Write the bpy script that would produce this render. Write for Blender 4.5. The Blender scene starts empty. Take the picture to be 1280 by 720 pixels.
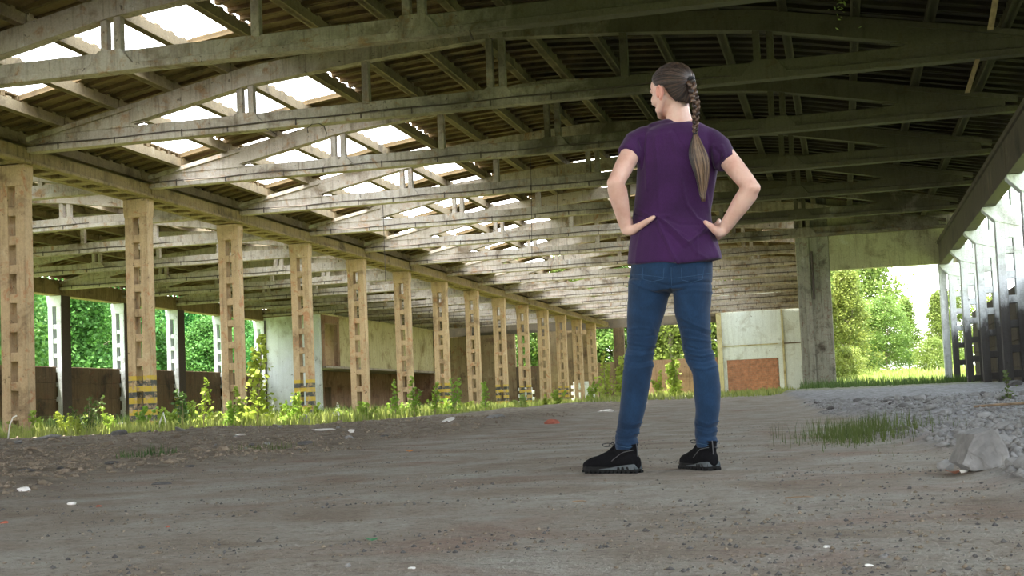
import bpy, bmesh, math, random
import numpy as np
from mathutils import Vector, Matrix, noise as mnoise

random.seed(7)
rng = np.random.default_rng(7)
scene = bpy.context.scene
COL = scene.collection

# ------------------------------------------------------------------ camera
CH = 0.285                                   # lens height above the floor
F, CY, YAW, PITCH, ROLL = 1658.8, 397.6, 0.242187, 0.067022, -0.043209
cd = bpy.data.cameras.new('camera'); cam = bpy.data.objects.new('camera', cd); COL.objects.link(cam)
cd.sensor_width = 36.0; cd.sensor_fit = 'HORIZONTAL'
cd.lens = F/1280*36; cd.shift_y = (CY-360)/1280
cd.clip_start = 0.05; cd.clip_end = 2000
_f = Vector((-math.sin(YAW)*math.cos(PITCH), math.cos(YAW)*math.cos(PITCH), math.sin(PITCH)))
_r = Vector((math.cos(YAW), math.sin(YAW), 0)); _u = _r.cross(_f)
_r2 = math.cos(ROLL)*_r+math.sin(ROLL)*_u; _u2 = -math.sin(ROLL)*_r+math.cos(ROLL)*_u
M = Matrix(((_r2.x,_u2.x,-_f.x,0),(_r2.y,_u2.y,-_f.y,0),(_r2.z,_u2.z,-_f.z,CH),(0,0,0,1)))
cam.matrix_world = M
scene.camera = cam

# ------------------------------------------------------------------ world, sun, exposure
SKY = 9.0
SUN = 32.0
scene.view_settings.view_transform = 'Standard'
scene.view_settings.look = 'None'
scene.view_settings.exposure = 0.0
scene.view_settings.gamma = 1.0
scene.view_settings.use_curve_mapping = False
w = bpy.data.worlds.new('sky'); scene.world = w; w.use_nodes = True
nt = w.node_tree; nt.nodes.clear()
wo = nt.nodes.new('ShaderNodeOutputWorld'); bg = nt.nodes.new('ShaderNodeBackground')
tc = nt.nodes.new('ShaderNodeTexCoord'); sp = nt.nodes.new('ShaderNodeSeparateXYZ')
rp = nt.nodes.new('ShaderNodeValToRGB'); nz = nt.nodes.new('ShaderNodeTexNoise')
mx = nt.nodes.new('ShaderNodeMixRGB')
rp.color_ramp.elements[0].position = 0.0; rp.color_ramp.elements[0].color = (0.95,0.97,1.0,1)
rp.color_ramp.elements[1].position = 0.8; rp.color_ramp.elements[1].color = (0.50,0.74,1.0,1)
nz.inputs['Scale'].default_value = 3.0; nz.inputs['Detail'].default_value = 5
mx.inputs[2].default_value = (1.0,0.98,0.95,1)
nt.links.new(tc.outputs['Generated'], sp.inputs[0]); nt.links.new(sp.outputs['Z'], rp.inputs[0])
nt.links.new(tc.outputs['Generated'], nz.inputs['Vector'])
nt.links.new(nz.outputs['Fac'], mx.inputs[0]); nt.links.new(rp.outputs[0], mx.inputs[1])
nt.links.new(mx.outputs[0], bg.inputs['Color']); bg.inputs['Strength'].default_value = SKY
nt.links.new(bg.outputs[0], wo.inputs[0])
sd = bpy.data.lights.new('sun','SUN'); sun = bpy.data.objects.new('sun', sd); COL.objects.link(sun)
sd.energy = SUN; sd.angle = math.radians(0.6); sd.color = (1.0,0.95,0.82)
sun.rotation_euler = Vector((0.20,0.10,-1.0)).to_track_quat('-Z','Y').to_euler()
sun.location = (-10,-20,40)

# ------------------------------------------------------------------ materials
def new_mat(name):
    m = bpy.data.materials.new(name); m.use_nodes = True
    nt = m.node_tree; b = nt.nodes['Principled BSDF']
    return m, nt, b
def N(nt, t, **kw):
    n = nt.nodes.new(t)
    for k, v in kw.items():
        if k.startswith('i_'):
            n.inputs[k[2:].replace('_',' ')].default_value = v
        else: setattr(n, k, v)
    return n
def ramp(nt, stops, src):
    r = nt.nodes.new('ShaderNodeValToRGB'); e = r.color_ramp.elements
    while len(e) > 1: e.remove(e[-1])
    e[0].position = stops[0][0]; e[0].color = (*stops[0][1], 1)
    for p, c in stops[1:]:
        q = e.new(p); q.color = (*c, 1)
    nt.links.new(src, r.inputs[0]); return r
def pos_vec(nt, scale=(1,1,1), coord='pos', rot=(0,0,0)):
    if coord == 'pos':
        g = nt.nodes.new('ShaderNodeNewGeometry'); src = g.outputs['Position']
    else:
        g = nt.nodes.new('ShaderNodeTexCoord'); src = g.outputs['Object']
    mp = nt.nodes.new('ShaderNodeMapping'); mp.inputs['Scale'].default_value = scale
    mp.inputs['Rotation'].default_value = rot
    nt.links.new(src, mp.inputs['Vector']); return mp.outputs[0]
def noise_tex(nt, vec, scale, detail=6, rough=0.6, dist=0.0):
    n = nt.nodes.new('ShaderNodeTexNoise'); n.inputs['Scale'].default_value = scale
    n.inputs['Detail'].default_value = detail; n.inputs['Roughness'].default_value = rough
    n.inputs['Distortion'].default_value = dist
    nt.links.new(vec, n.inputs['Vector']); return n.outputs['Fac']
def mixc(nt, fac, a, b, mode='MIX'):
    m = nt.nodes.new('ShaderNodeMixRGB'); m.blend_type = mode
    if isinstance(fac,(int,float)): m.inputs[0].default_value = fac
    else: nt.links.new(fac, m.inputs[0])
    for i, v in ((1,a),(2,b)):
        if isinstance(v, tuple): m.inputs[i].default_value = (*v,1)
        else: nt.links.new(v, m.inputs[i])
    return m.outputs[0]
def thr(nt, src, lo, hi):
    m = nt.nodes.new('ShaderNodeMapRange'); m.inputs[1].default_value = lo; m.inputs[2].default_value = hi
    nt.links.new(src, m.inputs[0]); return m.outputs[0]
def bump(nt, b, h, strength=0.4, dist=0.02):
    n = nt.nodes.new('ShaderNodeBump'); n.inputs['Strength'].default_value = strength
    n.inputs['Distance'].default_value = dist
    nt.links.new(h, n.inputs['Height']); nt.links.new(n.outputs[0], b.inputs['Normal'])

def concrete(name, base, dark, light, streak=0.6, rust=None, sc=1.0, patch=None, bstr=0.5, roof_shade=None):
    """weathered concrete: patches, drips that run downwards, pits; rust stains where given"""
    m, nt, b = new_mat(name)
    v = pos_vec(nt); vs = pos_vec(nt, (5,5,0.35))
    n1 = noise_tex(nt, v, 1.1*sc, 8, 0.65, 0.4)
    c = ramp(nt, [(0.30,dark),(0.47,base),(0.60,base),(0.75,light)], n1).outputs[0]
    n2 = noise_tex(nt, vs, 1.6*sc, 6, 0.7)
    c = mixc(nt, thr(nt, n2, 0.52, 0.72), c, tuple(x*0.35 for x in dark)) if streak > 0.9 else \
        mixc(nt, nt_mul(nt, thr(nt, n2, 0.50, 0.75), streak), c, tuple(x*0.6 for x in dark))
    if rust:
        n3 = noise_tex(nt, v, 2.3*sc, 7, 0.7, 1.0)
        c = mixc(nt, nt_mul(nt, thr(nt, n3, 0.55, 0.68), 0.8), c, rust)
    if patch:
        n5 = noise_tex(nt, v, 0.45, 6, 0.7, 0.8)
        c = mixc(nt, thr(nt, n5, patch[1], patch[1]+0.04), c, patch[0])
    if roof_shade:
        # roof shade painted into the colour, with mossy stains, over the near right half
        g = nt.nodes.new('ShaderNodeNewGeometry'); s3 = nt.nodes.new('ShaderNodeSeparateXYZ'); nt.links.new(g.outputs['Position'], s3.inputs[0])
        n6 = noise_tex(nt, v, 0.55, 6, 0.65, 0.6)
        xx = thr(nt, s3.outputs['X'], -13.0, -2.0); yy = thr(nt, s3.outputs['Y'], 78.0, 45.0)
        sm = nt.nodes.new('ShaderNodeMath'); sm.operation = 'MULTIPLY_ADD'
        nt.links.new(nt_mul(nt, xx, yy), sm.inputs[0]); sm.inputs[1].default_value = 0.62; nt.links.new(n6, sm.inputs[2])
        c = mixc(nt, nt_mul(nt, thr(nt, sm.outputs[0], 0.62, 0.95), 0.9), c, roof_shade)
    n8 = noise_tex(nt, v, 7*sc, 4, 0.65, 0.3)
    c = mixc(nt, nt_mul(nt, thr(nt, n8, 0.64, 0.70), 0.75), c, tuple(x*0.35 for x in dark))
    n4 = noise_tex(nt, v, 22, 5, 0.7)
    c = mixc(nt, 0.35, c, ramp(nt, [(0.3,(0.25,0.25,0.25)),(0.7,(1.1,1.1,1.1))], n4).outputs[0], 'MULTIPLY')
    nt.links.new(c, b.inputs['Base Color']); b.inputs['Roughness'].default_value = 0.92
    bump(nt, b, n4, bstr, 0.03)
    return m
def nt_mul(nt, a, k):
    m = nt.nodes.new('ShaderNodeMath'); m.operation = 'MULTIPLY'
    nt.links.new(a, m.inputs[0])
    if isinstance(k,(int,float)): m.inputs[1].default_value = k
    else: nt.links.new(k, m.inputs[1])
    return m.outputs[0]

MAT = {}
MAT['column'] = concrete('column_concrete', (0.47,0.335,0.20), (0.19,0.12,0.065), (0.61,0.50,0.35), 0.7, (0.36,0.13,0.05))
MAT['column_right'] = concrete('pale_column_concrete', (0.55,0.58,0.58), (0.28,0.27,0.25), (0.72,0.75,0.76), 0.5)
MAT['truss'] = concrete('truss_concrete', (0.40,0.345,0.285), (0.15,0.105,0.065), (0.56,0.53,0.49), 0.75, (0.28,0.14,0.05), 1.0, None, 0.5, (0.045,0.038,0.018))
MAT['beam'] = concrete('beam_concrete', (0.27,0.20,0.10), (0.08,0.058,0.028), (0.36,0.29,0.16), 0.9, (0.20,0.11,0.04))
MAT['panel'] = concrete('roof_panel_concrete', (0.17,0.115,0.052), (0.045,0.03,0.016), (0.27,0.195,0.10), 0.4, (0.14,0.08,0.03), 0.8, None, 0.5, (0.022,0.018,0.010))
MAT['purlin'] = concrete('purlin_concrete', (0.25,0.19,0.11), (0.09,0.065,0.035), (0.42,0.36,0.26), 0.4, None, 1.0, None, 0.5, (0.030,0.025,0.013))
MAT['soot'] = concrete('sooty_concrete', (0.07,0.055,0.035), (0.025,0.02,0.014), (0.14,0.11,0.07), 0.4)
MAT['plaster'] = concrete('white_plaster', (0.66,0.70,0.66), (0.36,0.34,0.26), (0.76,0.80,0.80), 0.35, None, 0.5, None, 0.3)
MAT['cream'] = concrete('cream_plaster', (0.56,0.50,0.28), (0.28,0.22,0.10), (0.68,0.63,0.42), 0.5, (0.30,0.20,0.10), 0.6)
MAT['peeling'] = concrete('peeling_plaster', (0.32,0.20,0.125), (0.11,0.055,0.03), (0.50,0.37,0.26), 0.7, (0.26,0.10,0.055), 0.7)
MAT['dim'] = concrete('brown_plaster', (0.24,0.17,0.09), (0.09,0.055,0.03), (0.36,0.28,0.16), 0.7, (0.18,0.07,0.035), 0.7)
MAT['lowwall'] = concrete('stained_wall', (0.13,0.085,0.045), (0.035,0.024,0.014), (0.28,0.23,0.15), 0.8, (0.13,0.05,0.025), 0.8)
MAT['pillar'] = concrete('pillar_concrete', (0.27,0.26,0.20), (0.065,0.052,0.035), (0.46,0.47,0.40), 0.8, (0.12,0.05,0.03), 1.6)
MAT['lintel'] = concrete('lintel_concrete', (0.42,0.40,0.24), (0.20,0.18,0.10), (0.52,0.52,0.38), 0.6, None, 1.2)

def striped(name, src):
    m = MAT[src].copy(); m.name = name
    nt = m.node_tree; b = nt.nodes['Principled BSDF']
    old = b.inputs['Base Color'].links[0].from_socket
    tc = nt.nodes.new('ShaderNodeNewGeometry'); sp = nt.nodes.new('ShaderNodeSeparateXYZ')
    nt.links.new(tc.outputs['Position'], sp.inputs[0])
    def mt(op, a, k, k2=None):
        q = nt.nodes.new('ShaderNodeMath'); q.operation = op
        nt.links.new(a, q.inputs[0]); q.inputs[1].default_value = k
        return q.outputs[0]
    z = sp.outputs['Z']
    md = mt('MODULO', mt('ADD', z, 3.74), 0.34)          # bands 17 cm high
    yel = mt('GREATER_THAN', md, 0.17)
    top = mt('LESS_THAN', z, 1.66)
    n = noise_tex(nt, pos_vec(nt), 6, 6, 0.7)
    wear = thr(nt, n, 0.62, 0.50)
    band = mixc(nt, yel, (0.035,0.045,0.05), (0.46,0.32,0.03))
    fac = nt_mul(nt, nt_mul(nt, top, wear), 0.92)
    nt.links.new(mixc(nt, fac, old, band), b.inputs['Base Color'])
    return m
MAT['striped'] = striped('column_hazard_stripes', 'column')
MAT['striped_pale'] = striped('pale_column_stripes', 'column_right')
def paint_low_shade(name, src, z0, col):  # shade on the lower columns painted into the colour, with a noisy edge
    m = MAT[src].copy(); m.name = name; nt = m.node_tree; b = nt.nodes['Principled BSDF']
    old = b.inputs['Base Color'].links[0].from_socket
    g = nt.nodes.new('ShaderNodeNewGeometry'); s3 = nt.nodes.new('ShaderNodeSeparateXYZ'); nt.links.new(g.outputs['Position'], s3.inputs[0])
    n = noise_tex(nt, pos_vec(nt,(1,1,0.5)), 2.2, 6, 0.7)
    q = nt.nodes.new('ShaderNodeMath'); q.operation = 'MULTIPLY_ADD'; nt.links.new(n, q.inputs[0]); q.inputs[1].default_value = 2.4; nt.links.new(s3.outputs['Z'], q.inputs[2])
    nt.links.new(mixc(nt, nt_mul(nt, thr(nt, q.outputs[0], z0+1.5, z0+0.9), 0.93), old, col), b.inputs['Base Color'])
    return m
MAT['low_shade'] = paint_low_shade('low_shade_pale_column', 'column_right', 2.7, (0.030,0.024,0.020))

def simple(name, col, rough=0.8, var=0.25, sc=8, bs=0.2, coord='pos', metal=0.0, spec=None):
    m, nt, b = new_mat(name)
    n = noise_tex(nt, pos_vec(nt, coord=coord), sc, 5, 0.6)
    c = ramp(nt, [(0.25, tuple(x*(1-var) for x in col)), (0.75, tuple(min(1,x*(1+var)) for x in col))], n).outputs[0]
    nt.links.new(c, b.inputs['Base Color']); b.inputs['Roughness'].default_value = rough
    b.inputs['Metallic'].default_value = metal
    if spec is not None: b.inputs['Specular IOR Level'].default_value = spec
    if bs: bump(nt, b, n, bs, 0.01)
    return m
MAT['brick'] = simple('red_brick', (0.36,0.17,0.10), 0.9, 0.5, 3.1, 0.4)
MAT['block'] = simple('white_block', (0.60,0.62,0.62), 0.9, 0.3, 5, 0.3)
MAT['mortar'] = simple('mortar', (0.30,0.22,0.16), 0.95, 0.3, 9, 0.3)
MAT['iron'] = simple('rusty_iron', (0.045,0.03,0.022), 0.7, 0.4, 12, 0.2)
MAT['stone'] = simple('grey_stone', (0.21,0.205,0.195), 0.9, 0.35, 14, 0.6)
MAT['clod'] = simple('earth_clod', (0.20,0.16,0.115), 0.95, 0.45, 14, 0.6)
MAT['stone_dark'] = simple('dark_stone', (0.09,0.085,0.08), 0.9, 0.4, 14, 0.5)
MAT['stone_red'] = simple('brick_fragment', (0.34,0.10,0.06), 0.9, 0.4, 20, 0.5)
MAT['stone_white'] = simple('white_rubble', (0.72,0.70,0.66), 0.9, 0.2, 10, 0.5)
MAT['wood'] = simple('weathered_wood', (0.22,0.15,0.09), 0.9, 0.4, 10, 0.4)
MAT['bark'] = simple('bark', (0.22,0.18,0.13), 0.9, 0.5, 7, 0.6)

def leafmat(name, c1, c2, trans=0.35):
    m, nt, b = new_mat(name)
    oi = nt.nodes.new('ShaderNodeObjectInfo')
    n = noise_tex(nt, pos_vec(nt), 1.7, 4, 0.6)
    c = ramp(nt, [(0.3,c1),(0.7,c2)], n).outputs[0]
    hs = nt.nodes.new('ShaderNodeHueSaturation')
    mr = nt.nodes.new('ShaderNodeMapRange'); nt.links.new(oi.outputs['Random'], mr.inputs[0])
    mr.inputs[3].default_value = 0.47; mr.inputs[4].default_value = 0.52
    nt.links.new(mr.outputs[0], hs.inputs['Hue']); nt.links.new(c, hs.inputs['Color'])
    c = hs.outputs[0]
    nt.links.new(c, b.inputs['Base Color']); b.inputs['Roughness'].default_value = 0.6
    b.inputs['Specular IOR Level'].default_value = 0.2
    tr = nt.nodes.new('ShaderNodeBsdfTranslucent'); nt.links.new(c, tr.inputs['Color'])
    ms = nt.nodes.new('ShaderNodeMixShader'); ms.inputs[0].default_value = trans
    nt.links.new(b.outputs[0], ms.inputs[1]); nt.links.new(tr.outputs[0], ms.inputs[2])
    nt.links.new(ms.outputs[0], nt.nodes['Material Output'].inputs['Surface'])
    return m
MAT['leaf'] = leafmat('tree_leaves', (0.085,0.145,0.025), (0.19,0.25,0.06))
MAT['leaf_cool'] = leafmat('cool_tree_leaves', (0.030,0.125,0.022), (0.085,0.235,0.05))
MAT['leaf_young'] = leafmat('young_leaves', (0.16,0.27,0.03), (0.32,0.42,0.08))
MAT['grass'] = leafmat('grass_blades', (0.10,0.17,0.03), (0.34,0.39,0.12))
MAT['grass_dark'] = leafmat('dark_grass_blades', (0.04,0.08,0.02), (0.10,0.15,0.04))
MAT['meadow'] = simple('meadow', (0.16,0.22,0.05), 0.9, 0.4, 0.6, 0.3)

# floor: packed dirt over concrete, worn tracks, reddish brick dust
def floor_mat():
    m, nt, b = new_mat('dirt_floor')
    v = pos_vec(nt)
    track = pos_vec(nt, (1.3,1.1,1), rot=(0,0,math.radians(9)))
    n1 = noise_tex(nt, track, 1.5, 8, 0.62, 0.5)
    c = ramp(nt, [(0.28,(0.20,0.155,0.11)),(0.42,(0.30,0.255,0.20)),(0.56,(0.36,0.33,0.275)),(0.72,(0.43,0.41,0.36))], n1).outputs[0]
    n2 = noise_tex(nt, pos_vec(nt,(0.9,1.0,1),rot=(0,0,math.radians(12))), 1.3, 6, 0.6, 0.6)
    c = mixc(nt, nt_mul(nt, thr(nt, n2, 0.53, 0.66), 0.65), c, (0.27,0.17,0.125))
    n3 = noise_tex(nt, v, 38, 4, 0.8)
    c = mixc(nt, nt_mul(nt, thr(nt, n3, 0.53, 0.66), 0.7), c, (0.10,0.08,0.06))
    n7 = noise_tex(nt, v, 9, 6, 0.75)
    c = mixc(nt, nt_mul(nt, thr(nt, n7, 0.52, 0.64), 0.45), c, (0.17,0.13,0.10))
    n5 = noise_tex(nt, v, 90, 3, 0.7)
    c = mixc(nt, nt_mul(nt, thr(nt, n5, 0.60, 0.72), 0.5), c, (0.48,0.46,0.42))
    at = nt.nodes.new('ShaderNodeAttribute'); at.attribute_name = 'rough'
    sc = nt.nodes.new('ShaderNodeSeparateColor'); nt.links.new(at.outputs['Color'], sc.inputs[0])
    n4 = noise_tex(nt, v, 5.5, 8, 0.75)
    dirt = ramp(nt, [(0.3,(0.10,0.078,0.055)),(0.5,(0.235,0.195,0.145)),(0.72,(0.37,0.335,0.27))], n4).outputs[0]
    c = mixc(nt, sc.outputs[0], c, dirt)
    grv = ramp(nt, [(0.3,(0.12,0.115,0.11)),(0.5,(0.27,0.265,0.26)),(0.72,(0.42,0.42,0.43))], n4).outputs[0]
    c = mixc(nt, sc.outputs[1], c, grv)
    soil = ramp(nt, [(0.3,(0.10,0.09,0.03)),(0.5,(0.17,0.19,0.05)),(0.72,(0.34,0.32,0.15))], n4).outputs[0]
    c = mixc(nt, sc.outputs[2], c, soil)
    nt.links.new(c, b.inputs['Base Color']); b.inputs['Roughness'].default_value = 0.95
    b.inputs['Specular IOR Level'].default_value = 0.25
    mm = nt.nodes.new('ShaderNodeMath'); mm.operation = 'ADD'
    nt.links.new(n3, mm.inputs[0]); nt.links.new(n4, mm.inputs[1])
    bump(nt, b, mm.outputs[0], 1.0, 0.03)
    return m
MAT['floor'] = floor_mat()

# ------------------------------------------------------------------ mesh helpers
class MB:
    def __init__(s): s.v = []; s.f = []; s.m = []
    def box(s, x0,x1,y0,y1,z0,z1, m=0):
        n = len(s.v)
        s.v += [(x0,y0,z0),(x1,y0,z0),(x1,y1,z0),(x0,y1,z0),(x0,y0,z1),(x1,y0,z1),(x1,y1,z1),(x0,y1,z1)]
        s.f += [tuple(n+i for i in q) for q in ((3,2,1,0),(4,5,6,7),(0,1,5,4),(1,2,6,5),(2,3,7,6),(3,0,4,7))]
        s.m += [m]*6; return s
    def prism(s, pts, y0, y1, m=0):
        """(x,z) outline extruded along y; anticlockwise outline seen from -y"""
        n = len(s.v); k = len(pts)
        s.v += [(x,y0,z) for x,z in pts]+[(x,y1,z) for x,z in pts]
        s.f.append(tuple(range(n,n+k))); s.f.append(tuple(range(n+2*k-1,n+k-1,-1)))
        for i in range(k):
            j = (i+1)%k; s.f.append((n+j,n+i,n+k+i,n+k+j))
        s.m += [m]*(k+2); return s
    def tube(s, pts, rad, seg=6, m=0):
        pts = [Vector(p) for p in pts]
        if not hasattr(rad,'__len__'): rad = [rad]*len(pts)
        n = len(s.v); up = Vector((0.13,0.31,0.94))
        for i,p in enumerate(pts):
            d = (pts[min(i+1,len(pts)-1)]-pts[max(i-1,0)]).normalized()
            a = d.cross(up)
            if a.length < 1e-3: a = d.cross(Vector((1,0,0)))
            a.normalize(); c = d.cross(a)
            for k in range(seg):
                t = 2*math.pi*k/seg; q = p+(a*math.cos(t)+c*math.sin(t))*rad[i]
                s.v.append(tuple(q))
        for i in range(len(pts)-1):
            for k in range(seg):
                k2 = (k+1)%seg
                s.f.append((n+i*seg+k,n+i*seg+k2,n+(i+1)*seg+k2,n+(i+1)*seg+k)); s.m.append(m)
        s.f.append(tuple(n+k for k in range(seg))[::-1]); s.m.append(m)
        e = n+(len(pts)-1)*seg; s.f.append(tuple(e+k for k in range(seg))); s.m.append(m)
        return s
    def mesh(s, name, mats, bevel=0, smooth=False):
        me = bpy.data.meshes.new(name); me.from_pydata(s.v, [], s.f)
        for q in (mats if isinstance(mats,(list,tuple)) else [mats]): me.materials.append(q)
        me.polygons.foreach_set('material_index', s.m)
        if bevel or True:
            bm = bmesh.new(); bm.from_mesh(me)
            bmesh.ops.recalc_face_normals(bm, faces=bm.faces[:])
            if bevel: bmesh.ops.bevel(bm, geom=bm.edges[:], offset=bevel, segments=1, affect='EDGES', clamp_overlap=True)
            bm.to_mesh(me); bm.free()
        if smooth: me.polygons.foreach_set('use_smooth', [True]*len(me.polygons))
        me.update(); return me

def link(name, data, parent=None, loc=(0,0,0), rot=(0,0,0), scale=(1,1,1)):
    o = bpy.data.objects.new(name, data); COL.objects.link(o)
    o.location = loc; o.rotation_euler = rot; o.scale = scale
    if parent: o.parent = parent
    return o
def tag(o, label=None, cat=None, group=None, kind=None):
    if label: o['label'] = label
    if cat: o['category'] = cat
    if group: o['group'] = group
    if kind: o['kind'] = kind
    return o
def npmesh(name, v, f, mats, smooth=False, mi=None):
    """fast mesh from arrays; f is (n,k)"""
    v = np.asarray(v,np.float32); f = np.asarray(f,np.int32); k = f.shape[1]
    me = bpy.data.meshes.new(name)
    me.vertices.add(len(v)); me.vertices.foreach_set('co', v.ravel())
    me.loops.add(f.size); me.loops.foreach_set('vertex_index', f.ravel())
    me.polygons.add(len(f)); me.polygons.foreach_set('loop_start', np.arange(0,f.size,k,dtype=np.int32))
    me.polygons.foreach_set('loop_total', np.full(len(f),k,np.int32))
    for q in (mats if isinstance(mats,(list,tuple)) else [mats]): me.materials.append(q)
    if mi is not None: me.polygons.foreach_set('material_index', np.asarray(mi,np.int32))
    if smooth: me.polygons.foreach_set('use_smooth', np.ones(len(f),bool))
    me.update(calc_edges=True); me.validate(); return me
def vnoise(x, y, seed=0):
    """2D value noise, numpy"""
    xi = np.floor(x).astype(np.int64); yi = np.floor(y).astype(np.int64)
    fx = x-xi; fy = y-yi; fx = fx*fx*(3-2*fx); fy = fy*fy*(3-2*fy)
    def h(a,b):
        n = (a*374761393+b*668265263+seed*974634777)&0xffffffff
        n = ((n^(n>>13))*1274126177)&0xffffffff
        return ((n^(n>>16))&0xffff)/65535.0
    return (h(xi,yi)*(1-fx)+h(xi+1,yi)*fx)*(1-fy)+(h(xi,yi+1)*(1-fx)+h(xi+1,yi+1)*fx)*fy
def fbm(x, y, seed=0, oct=4, gain=0.5):
    a = 1.0; s = 0; t = 0
    for o in range(oct):
        s = s+a*vnoise(x*2**o, y*2**o, seed+o*17); t += a; a *= gain
    return s/t-0.5
def sstep(t): t = np.clip(t,0,1); return t*t*(3-2*t)

# ------------------------------------------------------------------ floor height
Y0 = 28.96; D = 6.0
def masks(X, Y):
    X = np.asarray(X,float); Y = np.asarray(Y,float)
    wob = fbm(X*0.6,Y*0.6,5)*0.9
    rub = sstep((X-np.maximum(0.42-0.06*(Y-4),-2.2)+wob*0.6)/0.35)        # rubble on the right
    lft = sstep((-3.0-0.06*(Y-4)-X+wob*1.6)/1.2)                          # loose dirt on the left
    grs = sstep((-9.0-X+wob*2.5)/1.5)*sstep((Y-20+wob*4)/2.5)             # grown-over strip
    far = sstep((Y-40+wob*8)/8)
    grs = np.maximum(grs, far*0.55)
    return rub, lft, grs
def ground(X, Y):
    X = np.asarray(X,float); Y = np.asarray(Y,float)
    rub, lft, grs = masks(X, Y)
    base = 0.46*sstep((Y-9)/52)
    left = sstep((-8-X)/4)
    base = base*(1-left*0.45)+left*0.10*sstep((-X-16)/4)
    h = base + 0.02*fbm(X*0.5,Y*0.8,1)*sstep(Y/10)
    h = h + 0.012*fbm(X*1.3,Y*3.1,2,4)+0.006*fbm(X*9,Y*9,3,3)
    h = h + lft*(0.11*fbm(X*1.1,Y*1.1,7,5,0.6)+0.045*fbm(X*4.5,Y*4.5,8,4,0.6)+0.02)*(1-0.5*grs)
    h = h + rub*(0.05+0.10*fbm(X*1.2,Y*1.2,9,5,0.6)+0.06*fbm(X*6,Y*6,10,4,0.6))
    h = h + lft*0.10*np.exp(-((Y-18-0.25*(X+9))/2.6)**2)*sstep((X+24)/4)  # low crest of spoil
    return h
def gz(x, y): return float(ground(x, y))
# ------------------------------------------------------------------ floor and outside ground
def steps(a, segs):
    out = [a]
    for b, d0, d1 in segs:
        x = out[-1]; L = b-x; d = d0
        while x < b-1e-6:
            t = (x-out[0]); fr = 1-(b-x)/L
            d = d0+(d1-d0)*fr; x = min(b, x+d); out.append(x)
    return np.array(out)
xs = np.concatenate([-steps(6.0,[(12,0.06,0.16),(22,0.18,0.25),(38.4,0.35,0.6)])[::-1], steps(-5.95,[(3,0.045,0.045),(5.7,0.08,0.15)])])
ys = steps(-14.0,[(1.2,1.0,0.4),(9,0.04,0.045),(20,0.05,0.14),(60,0.15,0.5),(113.2,0.6,1.4)])
XX, YY = np.meshgrid(xs, ys)
ZZ = ground(XX, YY)
nx, ny = len(xs), len(ys)
idx = np.arange(nx*ny).reshape(ny,nx)
quads = np.stack([idx[:-1,:-1],idx[:-1,1:],idx[1:,1:],idx[1:,:-1]],-1).reshape(-1,4)
cx = XX[:-1,:-1].ravel(); cy = YY[:-1,:-1].ravel()
quads = quads[~((cx>-1.4)&(cy>60.0))]
me = npmesh('floor', np.stack([XX,YY,ZZ],-1).reshape(-1,3), quads, MAT['floor'], True)
ru, lf, gr = masks(XX, YY)
ca = me.color_attributes.new('rough','FLOAT_COLOR','POINT')
ca.data.foreach_set('color', np.stack([lf.ravel(), ru.ravel(), gr.ravel(), np.ones(nx*ny)],-1).astype(np.float32).ravel())
floor = tag(link('floor', me), kind='structure')

def outside(X, Y):
    h = 0.10+0.25*fbm(X*0.15,Y*0.15,21,4)
    h = h+np.where(Y>60, 0.30+np.clip((Y-62)*0.034,0,1.6), 0)*sstep((X+30)/20)
    inside = (X>-38.5)&(X<5.7)&(Y>-13)&(Y<113.5)&~((X>-1.2)&(Y>60.5))
    return np.where(inside, -0.6, h)
gx = np.concatenate([np.arange(-170,-40,4.0),np.arange(-40,-36,0.8),np.arange(-36,-2,4.0),np.arange(-2,12,0.5),np.arange(12,140,4.0)])
gy = np.concatenate([np.arange(-80,-16,4.0),np.arange(-16,-12,1.0),np.arange(-12,58,3.0),np.arange(58,64,0.4),np.arange(64,112,1.5),np.arange(112,115,0.6),np.arange(115,260,5.0)])
GX, GY = np.meshgrid(gx, gy); GZ = outside(GX, GY)
idx = np.arange(GX.size).reshape(GX.shape)
quads = np.stack([idx[:-1,:-1],idx[:-1,1:],idx[1:,1:],idx[1:,:-1]],-1).reshape(-1,4)
tag(link('ground', npmesh('ground', np.stack([GX,GY,GZ],-1).reshape(-1,3), quads, MAT['meadow'], True)), kind='structure')
def oz(x, y): return float(outside(np.array(float(x)),np.array(float(y))))

# ------------------------------------------------------------------ columns
C_A, C_B, C_C = -19.80, 4.93, -38.1
ZC = 6.84                                        # top of the column heads
PITCHH = 0.725
def box_mesh(name, mat, dims, bev=0.012):
    return MB().box(*dims).mesh(name, mat, bev)
leg_me = box_mesh('leg', MAT['column'], (-0.13,0.13,-0.17,0.17,-0.5,6.35))
rung_me = box_mesh('rung', MAT['column'], (-0.12,0.12,-0.145,0.145,-0.1125,0.1125), 0.008)
head_me = MB().prism([(-0.368,-0.30),(0.368,-0.30),(0.40,-0.02),(0.40,0.24),(-0.40,0.24),(-0.40,-0.02)],-0.19,0.19).mesh('column_head', MAT['column'], 0.015)
base_me = box_mesh('plinth', MAT['column'], (-0.13,0.13,-0.15,0.15,-0.5,0.30))
def set_mat(o, m):
    o.material_slots[0].link = 'OBJECT'; o.material_slots[0].material = m; return o
def column(x, y, mat, label, group, corbel=0, name='lattice_column', first_hole=6.285-0.0):
    z0 = 0.0
    t = link(name, None, None, (x,y,z0)); tag(t, label, 'column', group)
    for s in (-1,1):
        o = link('leg', leg_me, t, (s*0.235,0,0)); set_mat(o, mat)
    k = 0; z = first_hole-0.5-0.1125              # rung centres under each hole
    while z > 0.25:
        o = link('rung', rung_me, t, (0,0,z)); set_mat(o, mat); z -= PITCHH; k += 1
    o = link('plinth', base_me, t, (0,0,0)); set_mat(o, mat)
    o = link('column_head', head_me, t, (0,0,6.60)); set_mat(o, mat)
    return t
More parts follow.
